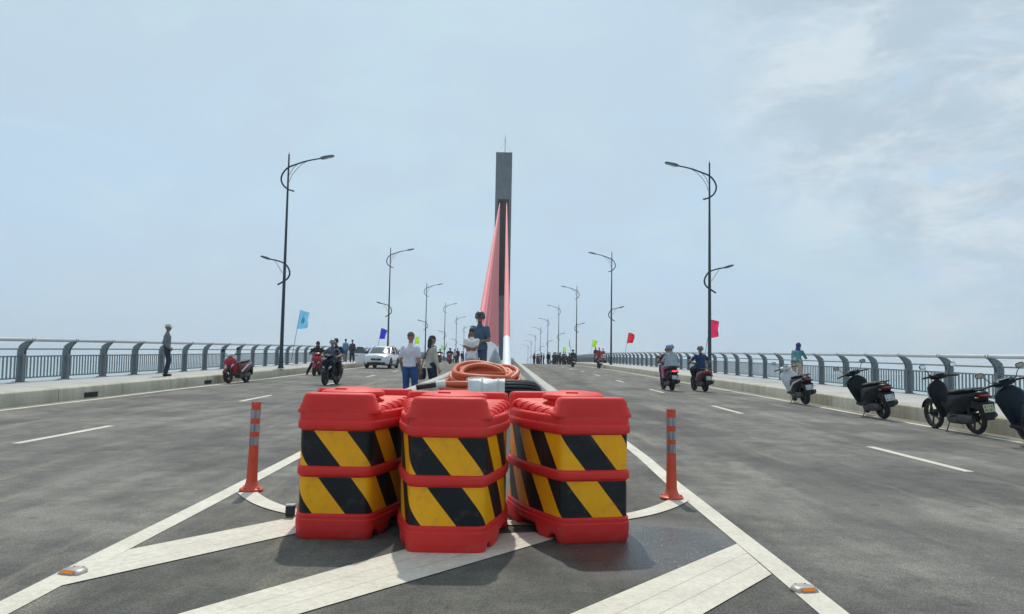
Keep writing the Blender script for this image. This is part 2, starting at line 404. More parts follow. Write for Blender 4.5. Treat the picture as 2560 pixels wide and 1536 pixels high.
# rounded nose that closes the two walls
rows = []
for i in range(25):
    a = math.pi+math.pi*i/24; c_, s_ = math.cos(a), math.sin(a)*.45
    ro, ri = MW, MW-MT; z = rz(10)
    rows.append([(ro*c_, 10+ro*s_, z-.1), (ro*c_, 10+ro*s_, z+MH-.02), ((ro-.02)*c_, 10+(ro-.02)*s_, z+MH), ((ri+.02)*c_, 10+(ri+.02)*s_, z+MH), (ri*c_, 10+ri*s_, z+MH-.02), (ri*c_, 10+ri*s_, z-.1)])
b.grid(rows)
o = b.build('median_wall', M_wall, None, 30); tag(o, 'low pale concrete wall round the median island, behind the red barriers', 'wall')
sweep('median_floor', [(-(MW-MT), .45), (0, .47), (MW-MT, .45)], M_deck, ymed)

# ------------------------------------------------------------------ drains
def drain(x, y, label):
    r = empty('kerb_drain', (x, y, rz(y)), label, 'drain', 'drain mouths in the left kerb')
    f = MB(); s = 1
    f.box((0.010, 0, .085), (.02, .60, .11)); f.build('mouth_shade', mat('drain_shade', (.02, .02, .022), .8), r)  # near-black slab on the kerb face, painting the shade inside the drain mouth
    f = MB()
    for k in range(9): f.box((.022, -.27+.54*k/8, .085), (.010, .016, .11))
    f.box((.023, 0, .146), (.012, .62, .012)); f.build('grate', mat('drain_iron', (.05, .05, .055), .6, .6), r)
drain(KL, 19.4, 'dark grated drain mouth in the left kerb, nearest the camera')
drain(KL, 27.0, 'dark grated drain mouth in the left kerb beside the red and white scooter')

# ------------------------------------------------------------------ railings
M_post = worn('rail_post_grey', (.20, .235, .255), (.13, .15, .16), 1.6, .5, .6, .05, 0, 30, .25)
M_tube = mat('rail_tube_steel', (.55, .56, .57), .28, .9, .06, 3)
M_bar = mat('rail_bar_grey', (.21, .24, .255), .45, .3, .1, 5)
def railing(s, y0, n, label):
    r = empty('bridge_railing', (s*12.0, y0, rz(y0)+KH+.028), label, 'railing', 'railings along the bridge edges')
    b0 = rz(y0)
    # post: twin web plates, curved inwards at the head, local x>0 = towards road
    p = MB()
    prof = [(-.085, 0), (.085, 0), (.085, .76), (.095, .83), (.14, .91), (.20, .985), (.245, 1.035), (.20, 1.06), (.13, 1.045), (.04, 1.0), (-.04, .93), (-.075, .85), (-.085, .76)]
    for yy in (-.052, .052):
        p.loft([[(-s*x, yy-.007, z) for x, z in prof], [(-s*x, yy+.007, z) for x, z in prof]])
    p.box((s*.072, 0, .40), (.014, .10, .80)); p.box((-s*.070, 0, .36), (.014, .10, .72))
    p.box((0, 0, .006), (.30, .22, .014))
    for yy in (-.052, .052):
        p.tube([(-s*.225, yy, 1.02), (-s*.27, yy, 1.05), (-s*.30, yy, 1.10), (-s*.285, yy, 1.135)], .009, 5)
        p.tube([(-s*.13, yy, 1.02), (-s*.14, yy, 1.08), (-s*.165, yy, 1.12)], .009, 5)
    post = p.mesh('post', M_post)
    q = MB()
    q.box((0, 0, .655), (.05, 1.90, .035)); q.box((0, 0, .10), (.05, 1.90, .035))
    for k in range(13): q.box((0, -.9+1.8*k/12, .3775), (.012, .058, .52))
    pan = q.mesh('picket_panel', M_bar)
    for i in range(n):
        y = y0+2*i; z = rz(y)-b0
        o = link('post', post, r); o.location = (0, 2*i, z)
        o = link('picket_panel', pan, r); zm = (rz(y)+rz(y+2))/2-b0; o.location = (s*.0, 2*i+1, zm); o.rotation_euler = (math.atan((rz(y+2)-rz(y))/2), 0, 0)
    t = MB(); t.tube([(-s*.205, 2*i, rz(y0+2*i)-b0+1.085) for i in range(n)], .048, 10); t.build('top_rail', M_tube, r)
    t = MB(); t.tube([(-s*.02, 2*i, rz(y0+2*i)-b0+.845) for i in range(n)], .022, 8); t.build('mid_rail', M_bar, r)
railing(1, -4.2, 97, 'grey steel railing along the right edge, behind the parked scooters')
railing(-1, -4.35, 97, 'grey steel railing along the left edge, behind the man in a pale cap')

# ------------------------------------------------------------------ street lamps
M_lamp = mat('lamp_paint', (.028, .042, .055), .45, .2, .1, 4)
M_lens = mat('lamp_lens', (.35, .36, .38), .3, 0)
def lamp_proto():
    r = empty('street_lamp', (0, 0, 0), '', 'street lamp', 'twin arm street lamps along the bridge')
    H = 10.25
    p = MB(); p.lathe([(.17, 0), (.17, .02), (.12, .03), (.115, .25), (.095, .5), (.09, .6), (.062, 6), (.038, H), (.02, H+.01)], 12)
    for k in range(4):
        a = math.pi/4+k*math.pi/2; p.lathe([(.016, 0), (.016, .07)], 6, Matrix.Translation((.14*math.cos(a), .14*math.sin(a), 0)))
    p.tube([(0, 0, H), (0, 0, H+.12)], .012, 5); p.build('pole', M_lamp, r)
    up = catmull([(2.1, 0, -.04), (1.57, 0, -.16), (.9, 0, -.3), (.43, 0, -.46), (0, 0, -.64), (-.24, 0, -.9), (-.33, 0, -1.19), (-.24, 0, -1.48), (0, 0, -1.69), (.31, 0, -1.79)], 5)
    def arm(pts, z0, sx, k):
        a = MB(); P = [(sx*x, y, z0+z) for x, y, z in pts]; a.tube(P, [.03+.012*min(1, i/20) for i in range(len(P))], 7)
        return a, P
    a, P = arm(up, H, 1, 1)
    a.tube(catmull([(.9, 0, H-.31), (.55, 0, H-.55), (.2, 0, H-.98), (.06, 0, H-1.34)], 4), .013, 5)
    a.tube(catmull([(.43, 0, H-.47), (.2, 0, H-.7), (.06, 0, H-1.0)], 4), .013, 5)
    o = a.build('upper_arm', M_lamp, r)
    def head(x0, z0, x1, z1, o, w):
        d = Vector((x1-x0, 0, z1-z0)); h = MB(); n = Vector((-d.z, 0, d.x)).normalized()
        def ring(t, ww, hh): c = Vector((x0, 0, z0))+d*t; return [c+Vector((0, -ww, 0))-n*hh, c+Vector((0, ww, 0))-n*hh, c+Vector((0, ww*.8, 0))+n*hh, c+Vector((0, -ww*.8, 0))+n*hh]
        h.loft([ring(0, .05, .035), ring(.12, w*.8, .05), ring(.35, w, .055), ring(.85, w, .035), ring(1, w*.75, .02)])
        hd = h.build('lamp_head', mat('lamp_head_grey', (.10, .115, .13), .45), o)
        l = MB(); l.loft([[c-n*.004 for c in [Vector((x0, 0, z0))+d*t+Vector((0, y, 0))-n*.056 for t, y in ((.3, -w*.7), (.9, -w*.6), (.9, w*.6), (.3, w*.7))]], [Vector((x0, 0, z0))+d*t+Vector((0, y, 0))-n*.03 for t, y in ((.3, -w*.7), (.9, -w*.6), (.9, w*.6), (.3, w*.7))]])
        l.build('lens', M_lens, o)
    head(1.5, H-.17, 2.15, H-.02, o, .14)
    lo = catmull([(1.1, 0, .28), (.75, 0, .18), (.35, 0, .1), (0, 0, -.04), (-.18, 0, -.26), (-.25, 0, -.5), (-.17, 0, -.72), (0, 0, -.86), (.3, 0, -1.05)], 5)
    a, P = arm(lo, H-5.25, -1, .7); a.tube([(-.5, 0, H-5.12), (-.3, 0, H-5.42), (-.09, 0, H-5.75)], .012, 5)
    o = a.build('lower_arm', M_lamp, r)
    head(-.72, H-5.08, -1.15, H-4.96, o, .10)
    return r
lp = lamp_proto(); first = True
SIDES = {1: ('right', ['beside the bright pink flag', 'beside the small red flag', 'beside the yellow green flag']), -1: ('left', ['beside the light blue flag', 'beside the dark blue flag', 'behind the person in beige'])}
ORD = ['nearest', 'second', 'third', 'fourth', 'fifth', 'sixth', 'seventh', 'eighth', 'ninth']
for s in (1, -1):
    for k in range(9):
        y = 36+33*k; o = lp if first else copy_tree(lp); first = False
        o.location = (s*10.12, y, rz(y)+KH+.02); o.rotation_euler = (0, 0, 0 if s < 0 else math.pi)
        nm, ex = SIDES[s]
        o['label'] = 'dark twin arm street lamp, %s of the %s row, %s' % (ORD[k], nm, ex[k]) if k < 3 else 'dark twin arm street lamp, %s from the camera in the %s row' % (ORD[k], nm)

# ------------------------------------------------------------------ pylon and stays
M_pyl = worn('pylon_concrete', (.165, .185, .205), (.10, .115, .13), .22, .8, .8, .1, 0, 4, .35)
M_slot = mat('pylon_slot_dark', (.035, .04, .047), .8, 0, .2, .3)
TX, TY = -.33, 187
r = empty('bridge_pylon', (TX, TY, -18), 'tall grey concrete pylon with a dark slot, standing on the bridge axis', 'bridge tower')
def pz(px): return (903-px)*TY/FPX+1.25+18
ztop, s1, s0 = pz(381), pz(500), pz(742)
b = MB()
for s in (-1, 1): b.box((s*1.70, 0, (s0+s1)/2), (.62, 5, s1-s0))
b.box((0, 0, (s1+ztop)/2), (4.02, 5, ztop-s1)); b.box((0, 0, s0/2), (4.02, 5, s0), None, .05)
for k in range(-4, 5): b.box((k*.4, -2.52, s0/2), (.12, .04, s0-.4))
for k in (-1.2, -.4, .4, 1.2): b.box((k, -2.51, (s1+ztop)/2), (.05, .02, ztop-s1-.6))
for k in range(16):
    z = 2+k*4.25
    if z < ztop-1 and not (s0-.5 < z < s1+.5): b.box((0, -2.505, z), (4.0, .03, .10))
b.build('shaft', M_pyl, r)
b = MB(); b.box((0, .6, (s0+s1)/2), (2.78, 2.4, s1-s0))
for k in range(16): b.box((0, -.63, s0+.7+(s1-s0-1.2)*k/15), (2.74, .06, .1))
b.build('anchor_wall', M_slot, r)
b = MB(); b.tube([(.2, 0, ztop), (.2, 0, ztop+3.9), (.2, 0, ztop+5.4)], [.09, .07, .02], 6)
b.tube([(.2, 0, ztop+3.6), (-1.8, 0, ztop)], .015, 4); b.tube([(.2, 0, ztop+3.6), (1.9, 0, ztop)], .015, 4)
b.box((.2, 0, ztop+3.9), (.5, .12, .08)); b.build('lightning_mast', mat('mast_grey', (.12, .13, .14), .5, .5), r)
for x in (-1.9, 1.9):
    b = MB(); b.tube([(x, -1, ztop), (x, -1, ztop+.7)], .03, 5); b.build('railing_stub', mat('mast_grey', (.12, .13, .14)), r)
M_stay = mat('stay_pink', (.74, .215, .22), .75, 0, .06, .5)
M_pipe = mat('stay_white_casing', (.80, .83, .84), .35, 0, .04, 1)
NS = 16
for s, xd, nm in ((1, .475, 'right'), (-1, -.72, 'left')):
    for k in range(NS):
        ya = 26+9.0*k; A = Vector((xd, ya, rz(ya)+.35)); B = Vector((TX+s*.84, TY-1.9, s1-18-.8-(s1-s0-2.4)*k/(NS-1)))
        d = (B-A).normalized(); Lc = (B-A).length
        lab = ('nearest pink stay cable of the %s plane, in a white lower casing' % nm) if k == 0 else ('pink stay cable in the %s fan, behind the nearest one' % nm)
        o = empty('stay_cable', A, lab, 'cable', 'pink stay cables, %s plane' % nm)
        rr = .15 if k == 0 else .145
        c = MB(); c.tube([d*6.6, d*Lc*.5, d*Lc], [rr, rr*.95, rr*.8], 10); c.build('cable', M_stay, o)
        c = MB(); c.tube([d*-.6, d*0, d*6.5, d*6.68], [.165, .165, .15, rr+.01], 14); c.build('casing', M_pipe, o)

# ------------------------------------------------------------------ water-filled crash barriers
def plastic():
    M = bpy.data.materials.new('barrier_plastic'); M.use_nodes = True
    N, L, new = nodes(M.node_tree); b = N['Principled BSDF']
    t = new('ShaderNodeTexCoord'); P = t.outputs['Object']
    n1 = new('ShaderNodeTexNoise', inp={'Scale': 3.2, 'Detail': 6, 'Roughness': .65}); L.new(P, n1.inputs['Vector'])
    r1 = new('ShaderNodeValToRGB'); L.new(n1.outputs[0], r1.inputs[0]); r1.color_ramp.elements[0].position = .3; r1.color_ramp.elements[1].position = .72
    r1.color_ramp.elements[0].color = (.70, .024, .020, 1); r1.color_ramp.elements[1].color = (.78, .036, .030, 1)
    n2 = new('ShaderNodeTexNoise', inp={'Scale': 11, 'Detail': 9, 'Roughness': .75}); L.new(P, n2.inputs['Vector'])
    r2 = new('ShaderNodeValToRGB'); L.new(n2.outputs[0], r2.inputs[0]); r2.color_ramp.elements[0].position = .52; r2.color_ramp.elements[1].position = .66
    r2.color_ramp.elements[0].color = (0, 0, 0, 1); r2.color_ramp.elements[1].color = (.55, .55, .55, 1)
    sp = new('ShaderNodeSeparateXYZ'); L.new(P, sp.inputs[0])
    r3 = new('ShaderNodeValToRGB'); L.new(sp.outputs[2], r3.inputs[0]); r3.color_ramp.elements[0].position = .0; r3.color_ramp.elements[1].position = .16
    r3.color_ramp.elements[0].color = (1, 1, 1, 1); r3.color_ramp.elements[1].color = (.25, .25, .25, 1)
    x = new('ShaderNodeMix', data_type='RGBA', blend_type='MULTIPLY', inp={0: 1.0}); L.new(r2.outputs[0], x.inputs[6]); L.new(r3.outputs[0], x.inputs[7])
    y = new('ShaderNodeMix', data_type='RGBA', inp={7: (.36, .13, .11, 1)}); L.new(x.outputs[2], y.inputs[0]); L.new(r1.outputs[0], y.inputs[6])
    L.new(y.outputs[2], b.inputs['Base Color']); b.inputs['Roughness'].default_value = .38
    rr = new('ShaderNodeMapRange', inp={3: .48, 4: .66}); L.new(n2.outputs[0], rr.inputs[0]); L.new(rr.outputs[0], b.inputs['Roughness'])
    b.inputs['Specular IOR Level'].default_value = .38; b.inputs['Subsurface Weight'].default_value = .2; b.inputs['Subsurface Radius'].default_value = (.05, .008, .006); b.inputs['Subsurface Scale'].default_value = .5
    bp = new('ShaderNodeBump', inp={'Strength': .12, 'Distance': .01}); L.new(n1.outputs[0], bp.inputs['Height']); L.new(bp.outputs[0], b.inputs['Normal'])
    return M
M_red = plastic()
def sheeting():
    """black and yellow reflective sheeting; UV = metres along and up the band"""
    M = bpy.data.materials.new('hazard_sheeting'); M.use_nodes = True
    N, L, new = nodes(M.node_tree); b = N['Principled BSDF']
    t = new('ShaderNodeTexCoord'); sp = new('ShaderNodeSeparateXYZ'); L.new(t.outputs['UV'], sp.inputs[0])
    a = new('ShaderNodeMath', operation='MULTIPLY_ADD', inp={1: .80}); L.new(sp.outputs[1], a.inputs[0]); L.new(sp.outputs[0], a.inputs[2])
    d = new('ShaderNodeMath', operation='DIVIDE', inp={1: .46}); L.new(a.outputs[0], d.inputs[0])
    f = new('ShaderNodeMath', operation='FRACT'); L.new(d.outputs[0], f.inputs[0])
    g = new('ShaderNodeMath', operation='LESS_THAN', inp={1: .5}); L.new(f.outputs[0], g.inputs[0])
    n = new('ShaderNodeTexNoise', inp={'Scale': 7, 'Detail': 7, 'Roughness': .7}); L.new(t.outputs['Object'], n.inputs['Vector'])
    yl = new('ShaderNodeValToRGB'); L.new(n.outputs[0], yl.inputs[0]); yl.color_ramp.elements[0].position = .3; yl.color_ramp.elements[1].position = .7
    yl.color_ramp.elements[0].color = (.95, .40, .008, 1); yl.color_ramp.elements[1].color = (1.0, .47, .012, 1)
    bl = new('ShaderNodeValToRGB'); L.new(n.outputs[0], bl.inputs[0]); bl.color_ramp.elements[0].color = (.006, .008, .011, 1); bl.color_ramp.elements[1].color = (.016, .02, .026, 1)
    x = new('ShaderNodeMix', data_type='RGBA'); L.new(g.outputs[0], x.inputs[0]); L.new(bl.outputs[0], x.inputs[6]); L.new(yl.outputs[0], x.inputs[7])
    L.new(x.outputs[2], b.inputs['Base Color'])
    mr = new('ShaderNodeMapRange', inp={3: .26, 4: .48}); L.new(n.outputs[0], mr.inputs[0]); L.new(mr.outputs[0], b.inputs['Roughness'])
    b.inputs['Coat Weight'].default_value = .0; b.inputs['Specular IOR Level'].default_value = .28
    wr = new('ShaderNodeMapping', inp={'Scale': (26, 26, 1.5)}); L.new(t.outputs['Object'], wr.inputs[0])
    wn = new('ShaderNodeTexNoise', inp={'Scale': 1.0, 'Detail': 3}); L.new(wr.outputs[0], wn.inputs['Vector'])
    dn = new('ShaderNodeTexNoise', inp={'Scale': 5, 'Detail': 9, 'Roughness': .8}); L.new(t.outputs['Object'], dn.inputs['Vector'])
    dr = new('ShaderNodeValToRGB'); L.new(dn.outputs[0], dr.inputs[0]); dr.color_ramp.elements[0].position = .52; dr.color_ramp.elements[1].position = .68
    dr.color_ramp.elements[0].color = (0, 0, 0, 1); dr.color_ramp.elements[1].color = (.35, .35, .35, 1)
    dm = new('ShaderNodeMix', data_type='RGBA', inp={7: (.17, .13, .09, 1)}); L.new(dr.outputs[0], dm.inputs[0]); L.new(x.outputs[2], dm.inputs[6]); L.new(dm.outputs[2], b.inputs['Base Color'])
    bp = new('ShaderNodeBump', inp={'Strength': .16, 'Distance': .01}); L.new(wn.outputs[0], bp.inputs['Height']); L.new(bp.outputs[0], b.inputs['Normal'])
    return M
M_sheet = sheeting()
half = catmull([(0, 0, 0), (.12, .0, 0), (.20, .004, 0), (.245, .022, 0), (.272, .06, 0), (.295, .14, 0), (.335, .29, 0), (.375, .45, 0), (.40, .62, 0), (.41, .80, 0), (.41, .98, 0), (.395, 1.06, 0), (.34, 1.10, 0), (.2, 1.105, 0), (0, 1.105, 0)], 5)
half = [Vector((p.x*.975, p.y, 0)) for p in half]
outl = half + [Vector((-p.x, p.y, 0)) for p in reversed(half[1:-1])]
def clean(P, eps=1e-4):
    o = [P[0]]
    for p in P[1:]:
        if (p-o[-1]).length > eps: o.append(p)
    return o
outl = clean(outl); NO = len(outl)
norm = []
for i in range(NO):
    t = (outl[(i+1) % NO]-outl[i-1]).normalized(); norm.append(Vector((t.y, -t.x, 0)))
arc = [0.]
for i in range(1, NO+1): arc.append(arc[-1]+(outl[i % NO]-outl[i-1]).length)
TOT = arc[-1]
def oring(z, off): return [Vector((p.x+n.x*off, p.y+n.y*off, z)) for p, n in zip(outl, norm)]
def foot(i):
    """height of the scalloped foot along the perimeter"""
    u = min(arc[i], TOT-arc[i])
    def bumpf(a, b, h): 
        if u < a or u > b: return 0
        e = .035; k = min(1, (u-a)/e, (b-u)/e); return h*k*k*(3-2*k)
    return bumpf(.275, .42, .05)+bumpf(.55, .98, .075)
def prism(b, pts, z0, z1, rnd=.02, slope=0.0):
    """rounded-top block over a plan polygon; slope pulls the top in"""
    c = sum((Vector(p) for p in pts), Vector())/len(pts)
    def ring(z, ins):
        o = []
        n = len(pts)
        for i in range(n):
            t = (Vector(pts[(i+1) % n])-Vector(pts[i-1])).normalized(); nn = Vector((t.y, -t.x, 0)); p = Vector(pts[i])-nn*ins; o.append((p.x, p.y, z))
        return o
    b.loft([ring(z0, 0), ring(z1-rnd, slope*.8), ring(z1-rnd*.45, slope*.9+rnd*.18), ring(z1-rnd*.12, slope+rnd*.5), ring(z1, slope+rnd*1.1)])
def barrier(x, y, rot, ph1, ph2, label):
    r = empty('crash_barrier', (x, y, rz(y)+.001), label, 'barrier', 'red water filled crash barriers at the median nose', rot)
    b = MB()
    rings = []
    base = oring(0, -.012)
    for i in range(NO): base[i].z = foot(i)
    mid = oring(.022, .002)
    for i in range(NO): mid[i].z = .022+foot(i)
    up = oring(.085, .006)
    for i in range(NO): up[i].z = max(.085, foot(i)+.03)
    bot = oring(0, -.05)
    for i in range(NO): bot[i].z = foot(i)+.004
    rings = [bot, base, mid, up]
    for z, o in ((.130, .005), (.136, -.001), (.160, -.001), (.166, -.008), (.171, -.014), (.424, -.014), (.429, -.006), (.434, .002), (.442, .005), (.478, .005), (.486, .002), (.491, -.006), (.496, -.014), (.742, -.014), (.747, -.006), (.752, .006), (.760, .010), (.800, .010), (.808, .006), (.812, .0), (.835, -.001), (.862, -.002), (.869, -.006), (.873, -.016)):
        rings.append(oring(z, o))
    b.loft(rings, True)
    # raised lips at both ends, ribbed shoulders between them
    def lip(rows):
        b.loft([[(x_, y_, z) for x_, y_ in q] for z, q in rows])
    def flr(w, ins, yb): return [(-w, .09), (-w+.012, .045), (-w+.045, .016+ins), (-w+.10, .006+ins), (0, .004+ins), (w-.10, .006+ins), (w-.045, .016+ins), (w-.012, .045), (w, .09), (w-.006, yb-.02), (w-.03, yb), (-w+.03, yb), (-w+.006, yb-.02)]
    lip([(.862, flr(.292, 0, .20)), (.885, flr(.290, 0, .198)), (.895, flr(.278, .0, .195)), (.922, flr(.272, .0, .193)), (.932, flr(.262, .0, .19)), (.962, flr(.256, .001, .187)), (.982, flr(.246, .003, .184)), (.994, flr(.238, .009, .176)), (1.0, flr(.222, .022, .162))])
    def bkr(w, i): return [(-w, 1.0+i), (-w+.03, .955+i), (w-.03, .955+i), (w, 1.0+i), (w, 1.035-i), (w-.03, 1.082-i), (w-.07, 1.094-i), (-w+.07, 1.094-i), (-w+.03, 1.082-i), (-w, 1.035-i)]
    lip([(.862, bkr(.405, 0)), (.905, bkr(.402, .001)), (.965, bkr(.397, .003)), (.985, bkr(.393, .007)), (.996, bkr(.385, .014)), (1.0, bkr(.372, .025))])
    for k in range(11):
        yy = .225+.064*k; w = .300+.0105*k-.012*(k % 2); z = .868+.0045*k
        for s in (-1, 1): b.tube([(s*.06, yy, z+.014), (s*(w-.05), yy, z+.012), (s*(w-.022), yy, z+.004), (s*w, yy, z-.012)], [.027, .026, .022, .014], 8)
    b.lathe([(.20, .85), (.20, .96)], 28, Matrix.Translation((0, .55, 0)))
    b.build('shell', M_red, r, 40)
    l = MB(); l.lathe([(.195, .955), (.228, .960), (.238, .968), (.240, .984), (.234, .997), (.20, 1.011), (.11, 1.026), (.01, 1.030)], 40, Matrix.Translation((0, .55, 0)))
    for a in (R(250), R(70)): l.box((.17*math.cos(a), .55+.17*math.sin(a), 1.015), (.09, .03, .02), (0, 0, a+math.pi/2), .006)
    l.build('lid', M_red, r, 40)
    for z0, z1, ph in ((.498, .740, ph1), (.174, .420, ph2)):
        rows = [oring(z0+(z1-z0)*t, -.0125) for t in (0, .33, .66, 1)]
        me = bpy.data.meshes.new('hazard_band'); n = NO; vs = [p for q in rows for p in q]; fs = []
        for k in range(3):
            for i in range(n): fs.append((k*n+i, k*n+(i+1) % n, (k+1)*n+(i+1) % n, (k+1)*n+i))
        me.from_pydata([tuple(p) for p in vs], [], fs); me.materials.append(M_sheet)
        uv = me.uv_layers.new(name='UVMap'); li = 0
        for k in range(3):
            for i in range(n):
                for (kk, ii) in ((k, i), (k, i+1), (k+1, i+1), (k+1, i)):
                    u = arc[ii] if arc[ii] <= TOT/2+1e-6 and not (ii > NO//2+1) else arc[ii]-TOT
                    if i >= NO//2: u = arc[ii]-TOT
                    else: u = arc[ii]
                    uv.data[li].uv = (u-ph, (z1-z0)*kk/3-(z1-z0)); li += 1
        me.polygons.foreach_set('use_smooth', [True]*len(me.polygons))
        link('hazard_band', me, r)
barrier(-.02, 5.0, 0, -.168, .10, 'red plastic crash barrier in the middle of the three, standing furthest forward')
barrier(-.825, 5.34, R(-1), -.152, .116, 'red plastic crash barrier on the left of the three, beside the small black box')
barrier(.99, 5.35, R(12), -.035, -.213, 'red plastic crash barrier on the right of the three, turned inwards by the damp patch')

# ------------------------------------------------------------------ flexible delineator posts
M_or = mat('delineator_orange', (.62, .075, .030), .45, 0, .1, 5, .05)
def refl():
    M = bpy.data.materials.new('reflective_grey'); M.use_nodes = True
    N, L, new = nodes(M.node_tree); b = N['Principled BSDF']; t = new('ShaderNodeTexCoord')
    w = new('ShaderNodeTexNoise', inp={'Scale': 34, 'Detail': 2}); mp = new('ShaderNodeMapping', inp={'Scale': (1, 1, .03)}); L.new(t.outputs['Object'], mp.inputs[0]); L.new(mp.outputs[0], w.inputs['Vector'])
    r = new('ShaderNodeValToRGB'); L.new(w.outputs[0], r.inputs[0]); r.color_ramp.elements[0].position = .35; r.color_ramp.elements[1].position = .65
    r.color_ramp.elements[0].color = (.16, .18, .2, 1); r.color_ramp.elements[1].color = (.42, .45, .47, 1)
    L.new(r.outputs[0], b.inputs['Base Color']); b.inputs['Roughness'].default_value = .3; b.inputs['Metallic'].default_value = .4; return M
M_refl = refl()
def delineator(x, y, label, lean):
    r = empty('delineator_post', (x, y, rz(y)+.008), label, 'delineator post', 'orange flexible posts either side of the barriers', R(20), lean)
    b = MB(); b.lathe([(.105, 0), (.108, .008), (.104, .018), (.085, .026), (.062, .05), (.052, .08)], 28)
    for k in range(4):
        a = R(45+90*k); b.lathe([(.012, .02), (.012, .036), (.006, .038)], 8, Matrix.Translation((.085*math.cos(a), .085*math.sin(a), 0)))
    b.build('base', M_or, r)
    b = MB(); b.lathe([(.0515, .07), (.049, .12), (.0425, .42), (.0425, .80)], 28, None, False)
    b.lathe([(.034, .76), (.034, .80), (.0425, .80)], 28, None, False)
    for k in range(8):
        a = R(45*k); b.box((.0383*math.cos(a), .0383*math.sin(a), .806), (.009, .016, .018), (0, 0, a))
    b.build('post', M_or, r)
    for k in range(3):
        z0 = (.418, .538, .664)[k]; q = MB(); q.lathe([(.0435, z0), (.0435, z0+.076)], 28, None, False); q.build('reflective_band', M_refl, r)
delineator(-1.98, 7.17, 'orange flexible post with grey bands on the left gore line, tilted slightly', R(1.0))
delineator(1.91, 7.11, 'orange flexible post with grey bands on the right gore line, standing upright', R(-.6))
# road studs
def stud(x, y, rot, label):
    r = empty('road_stud', (x, y, rz(y)+.005), label, 'road stud', 'aluminium road studs on the gore lines', rot)
    b = MB()
    def ring(k, z): return [(-.062*k, -.052*k, z), (.062*k, -.052*k, z), (.075*k, -.02*k, z), (.075*k, .02*k, z), (.03*k, .075*k, z), (-.03*k, .075*k, z), (-.075*k, .02*k, z), (-.075*k, -.02*k, z)]
    b.loft([ring(1, 0), ring(.98, .006), ring(.74, .022), ring(.66, .024)]); b.build('housing', mat('stud_alloy', (.42, .39, .36), .4, .6, .2, 20, .2), r)
    b = MB(); b.box((0, -.049, .0145), (.076, .006, .019), (R(-42), 0, 0)); b.build('reflector', mat('stud_amber', (.95, .25, .01), .25, 0, .15, 60), r)
    b = MB(); b.ell((.03, .035, .024), (.006, .006, .003), 8, 5); b.ell((-.03, .035, .024), (.006, .006, .003), 8, 5); b.build('rivet', mat('drain_iron', (.05, .05, .055)), r)
stud(-2.09, 4.45, R(-12), 'aluminium road stud with an amber face on the left gore line')
stud(2.03, 4.32, R(10), 'aluminium road stud with an amber face on the right gore line')
r = empty('junction_box', (-1.305, 6.04, rz(6)+.012), 'small black plastic box on the arc line beside the left barrier', 'box', None, R(8))
b = MB(); b.box((0, 0, .042), (.068, .075, .084), None, .01); b.build('case', mat('black_plastic', (.012, .013, .015), .45), r)
b = MB(); b.box((0, 0, .088), (.071, .078, .01), None, .003); b.build('lid', mat('clear_lid', (.45, .46, .48), .2), r)

# ------------------------------------------------------------------ scooters
M_tyre = mat('tyre_rubber', (.014, .015, .016), .75, 0, .2, 20, .2)
M_rim = mat('alloy_rim', (.06, .062, .066), .4, .7)
M_blk = mat('dark_plastic', (.010, .012, .014), .5, 0, .25, 8, 0, 0, .3)
M_blkg = mat('gloss_black_paint', (.006, .009, .012), .18, 0, .1, 4, 0, .6)
M_seat = mat('seat_vinyl', (.010, .010, .011), .6, 0, .2, 12, .1, 0, .3)
M_eng = mat('engine_alloy', (.09, .09, .092), .5, .6, .4, 14, .2)
M_exh = mat('exhaust_steel', (.05, .05, .055), .4, .6, .2, 8)
M_plate = mat('plate_white', (.55, .57, .58), .4, 0, .06, 20)
M_platey = mat('plate_yellowish', (.46, .47, .30), .45, 0, .1, 20)
M_mirror = mat('mirror_glass', (.75, .8, .85), .06, 1, .02)
M_lampg = mat('headlamp_glass', (.6, .64, .67), .1, 0, .05, 3, 0, .8)
M_redl = mat('tail_lens', (.30, .008, .008), .2, 0, .1, 6, 0, .6)
def paint(n, c, **k): return mat('paint_'+n, c, k.get('rough', .38), 0, .06, 3, 0, *((.04, .16) if max(c) < .03 else (.15, .35)))
M_on = mat('tail_lamp_lit', (.9, .05, .08), .3, 0, .05, 5, 0, 0, .5, (1, .04, .07, 3.0))
M_hon = mat('headlamp_lit', (.9, .85, .8), .3, 0, .05, 5, 0, 0, .5, (1, .86, .72, 4.0))
def sec(y, zb, zt, hw, e=2.8, n=16, xo=0):
    o = []; zc, hh = (zb+zt)/2, (zt-zb)/2
    for k in range(n):
        a = 2*math.pi*k/n; c, s = math.cos(a), math.sin(a)
        o.append((xo+hw*math.copysign(abs(c)**(2/e), c), y, zc+hh*math.copysign(abs(s)**(2/e), s)))
    return o
def zsec(z, y, hw, tf, tb, n=18, e=2.4):
    o = []
    for k in range(n):
        a = 2*math.pi*k/n; c, s = math.cos(a), math.sin(a)
        o.append((hw*math.copysign(abs(c)**(2/e), c), y+(tf if s > 0 else tb)*math.copysign(abs(s)**(2/e), s), z))
    return o
_smesh = {}
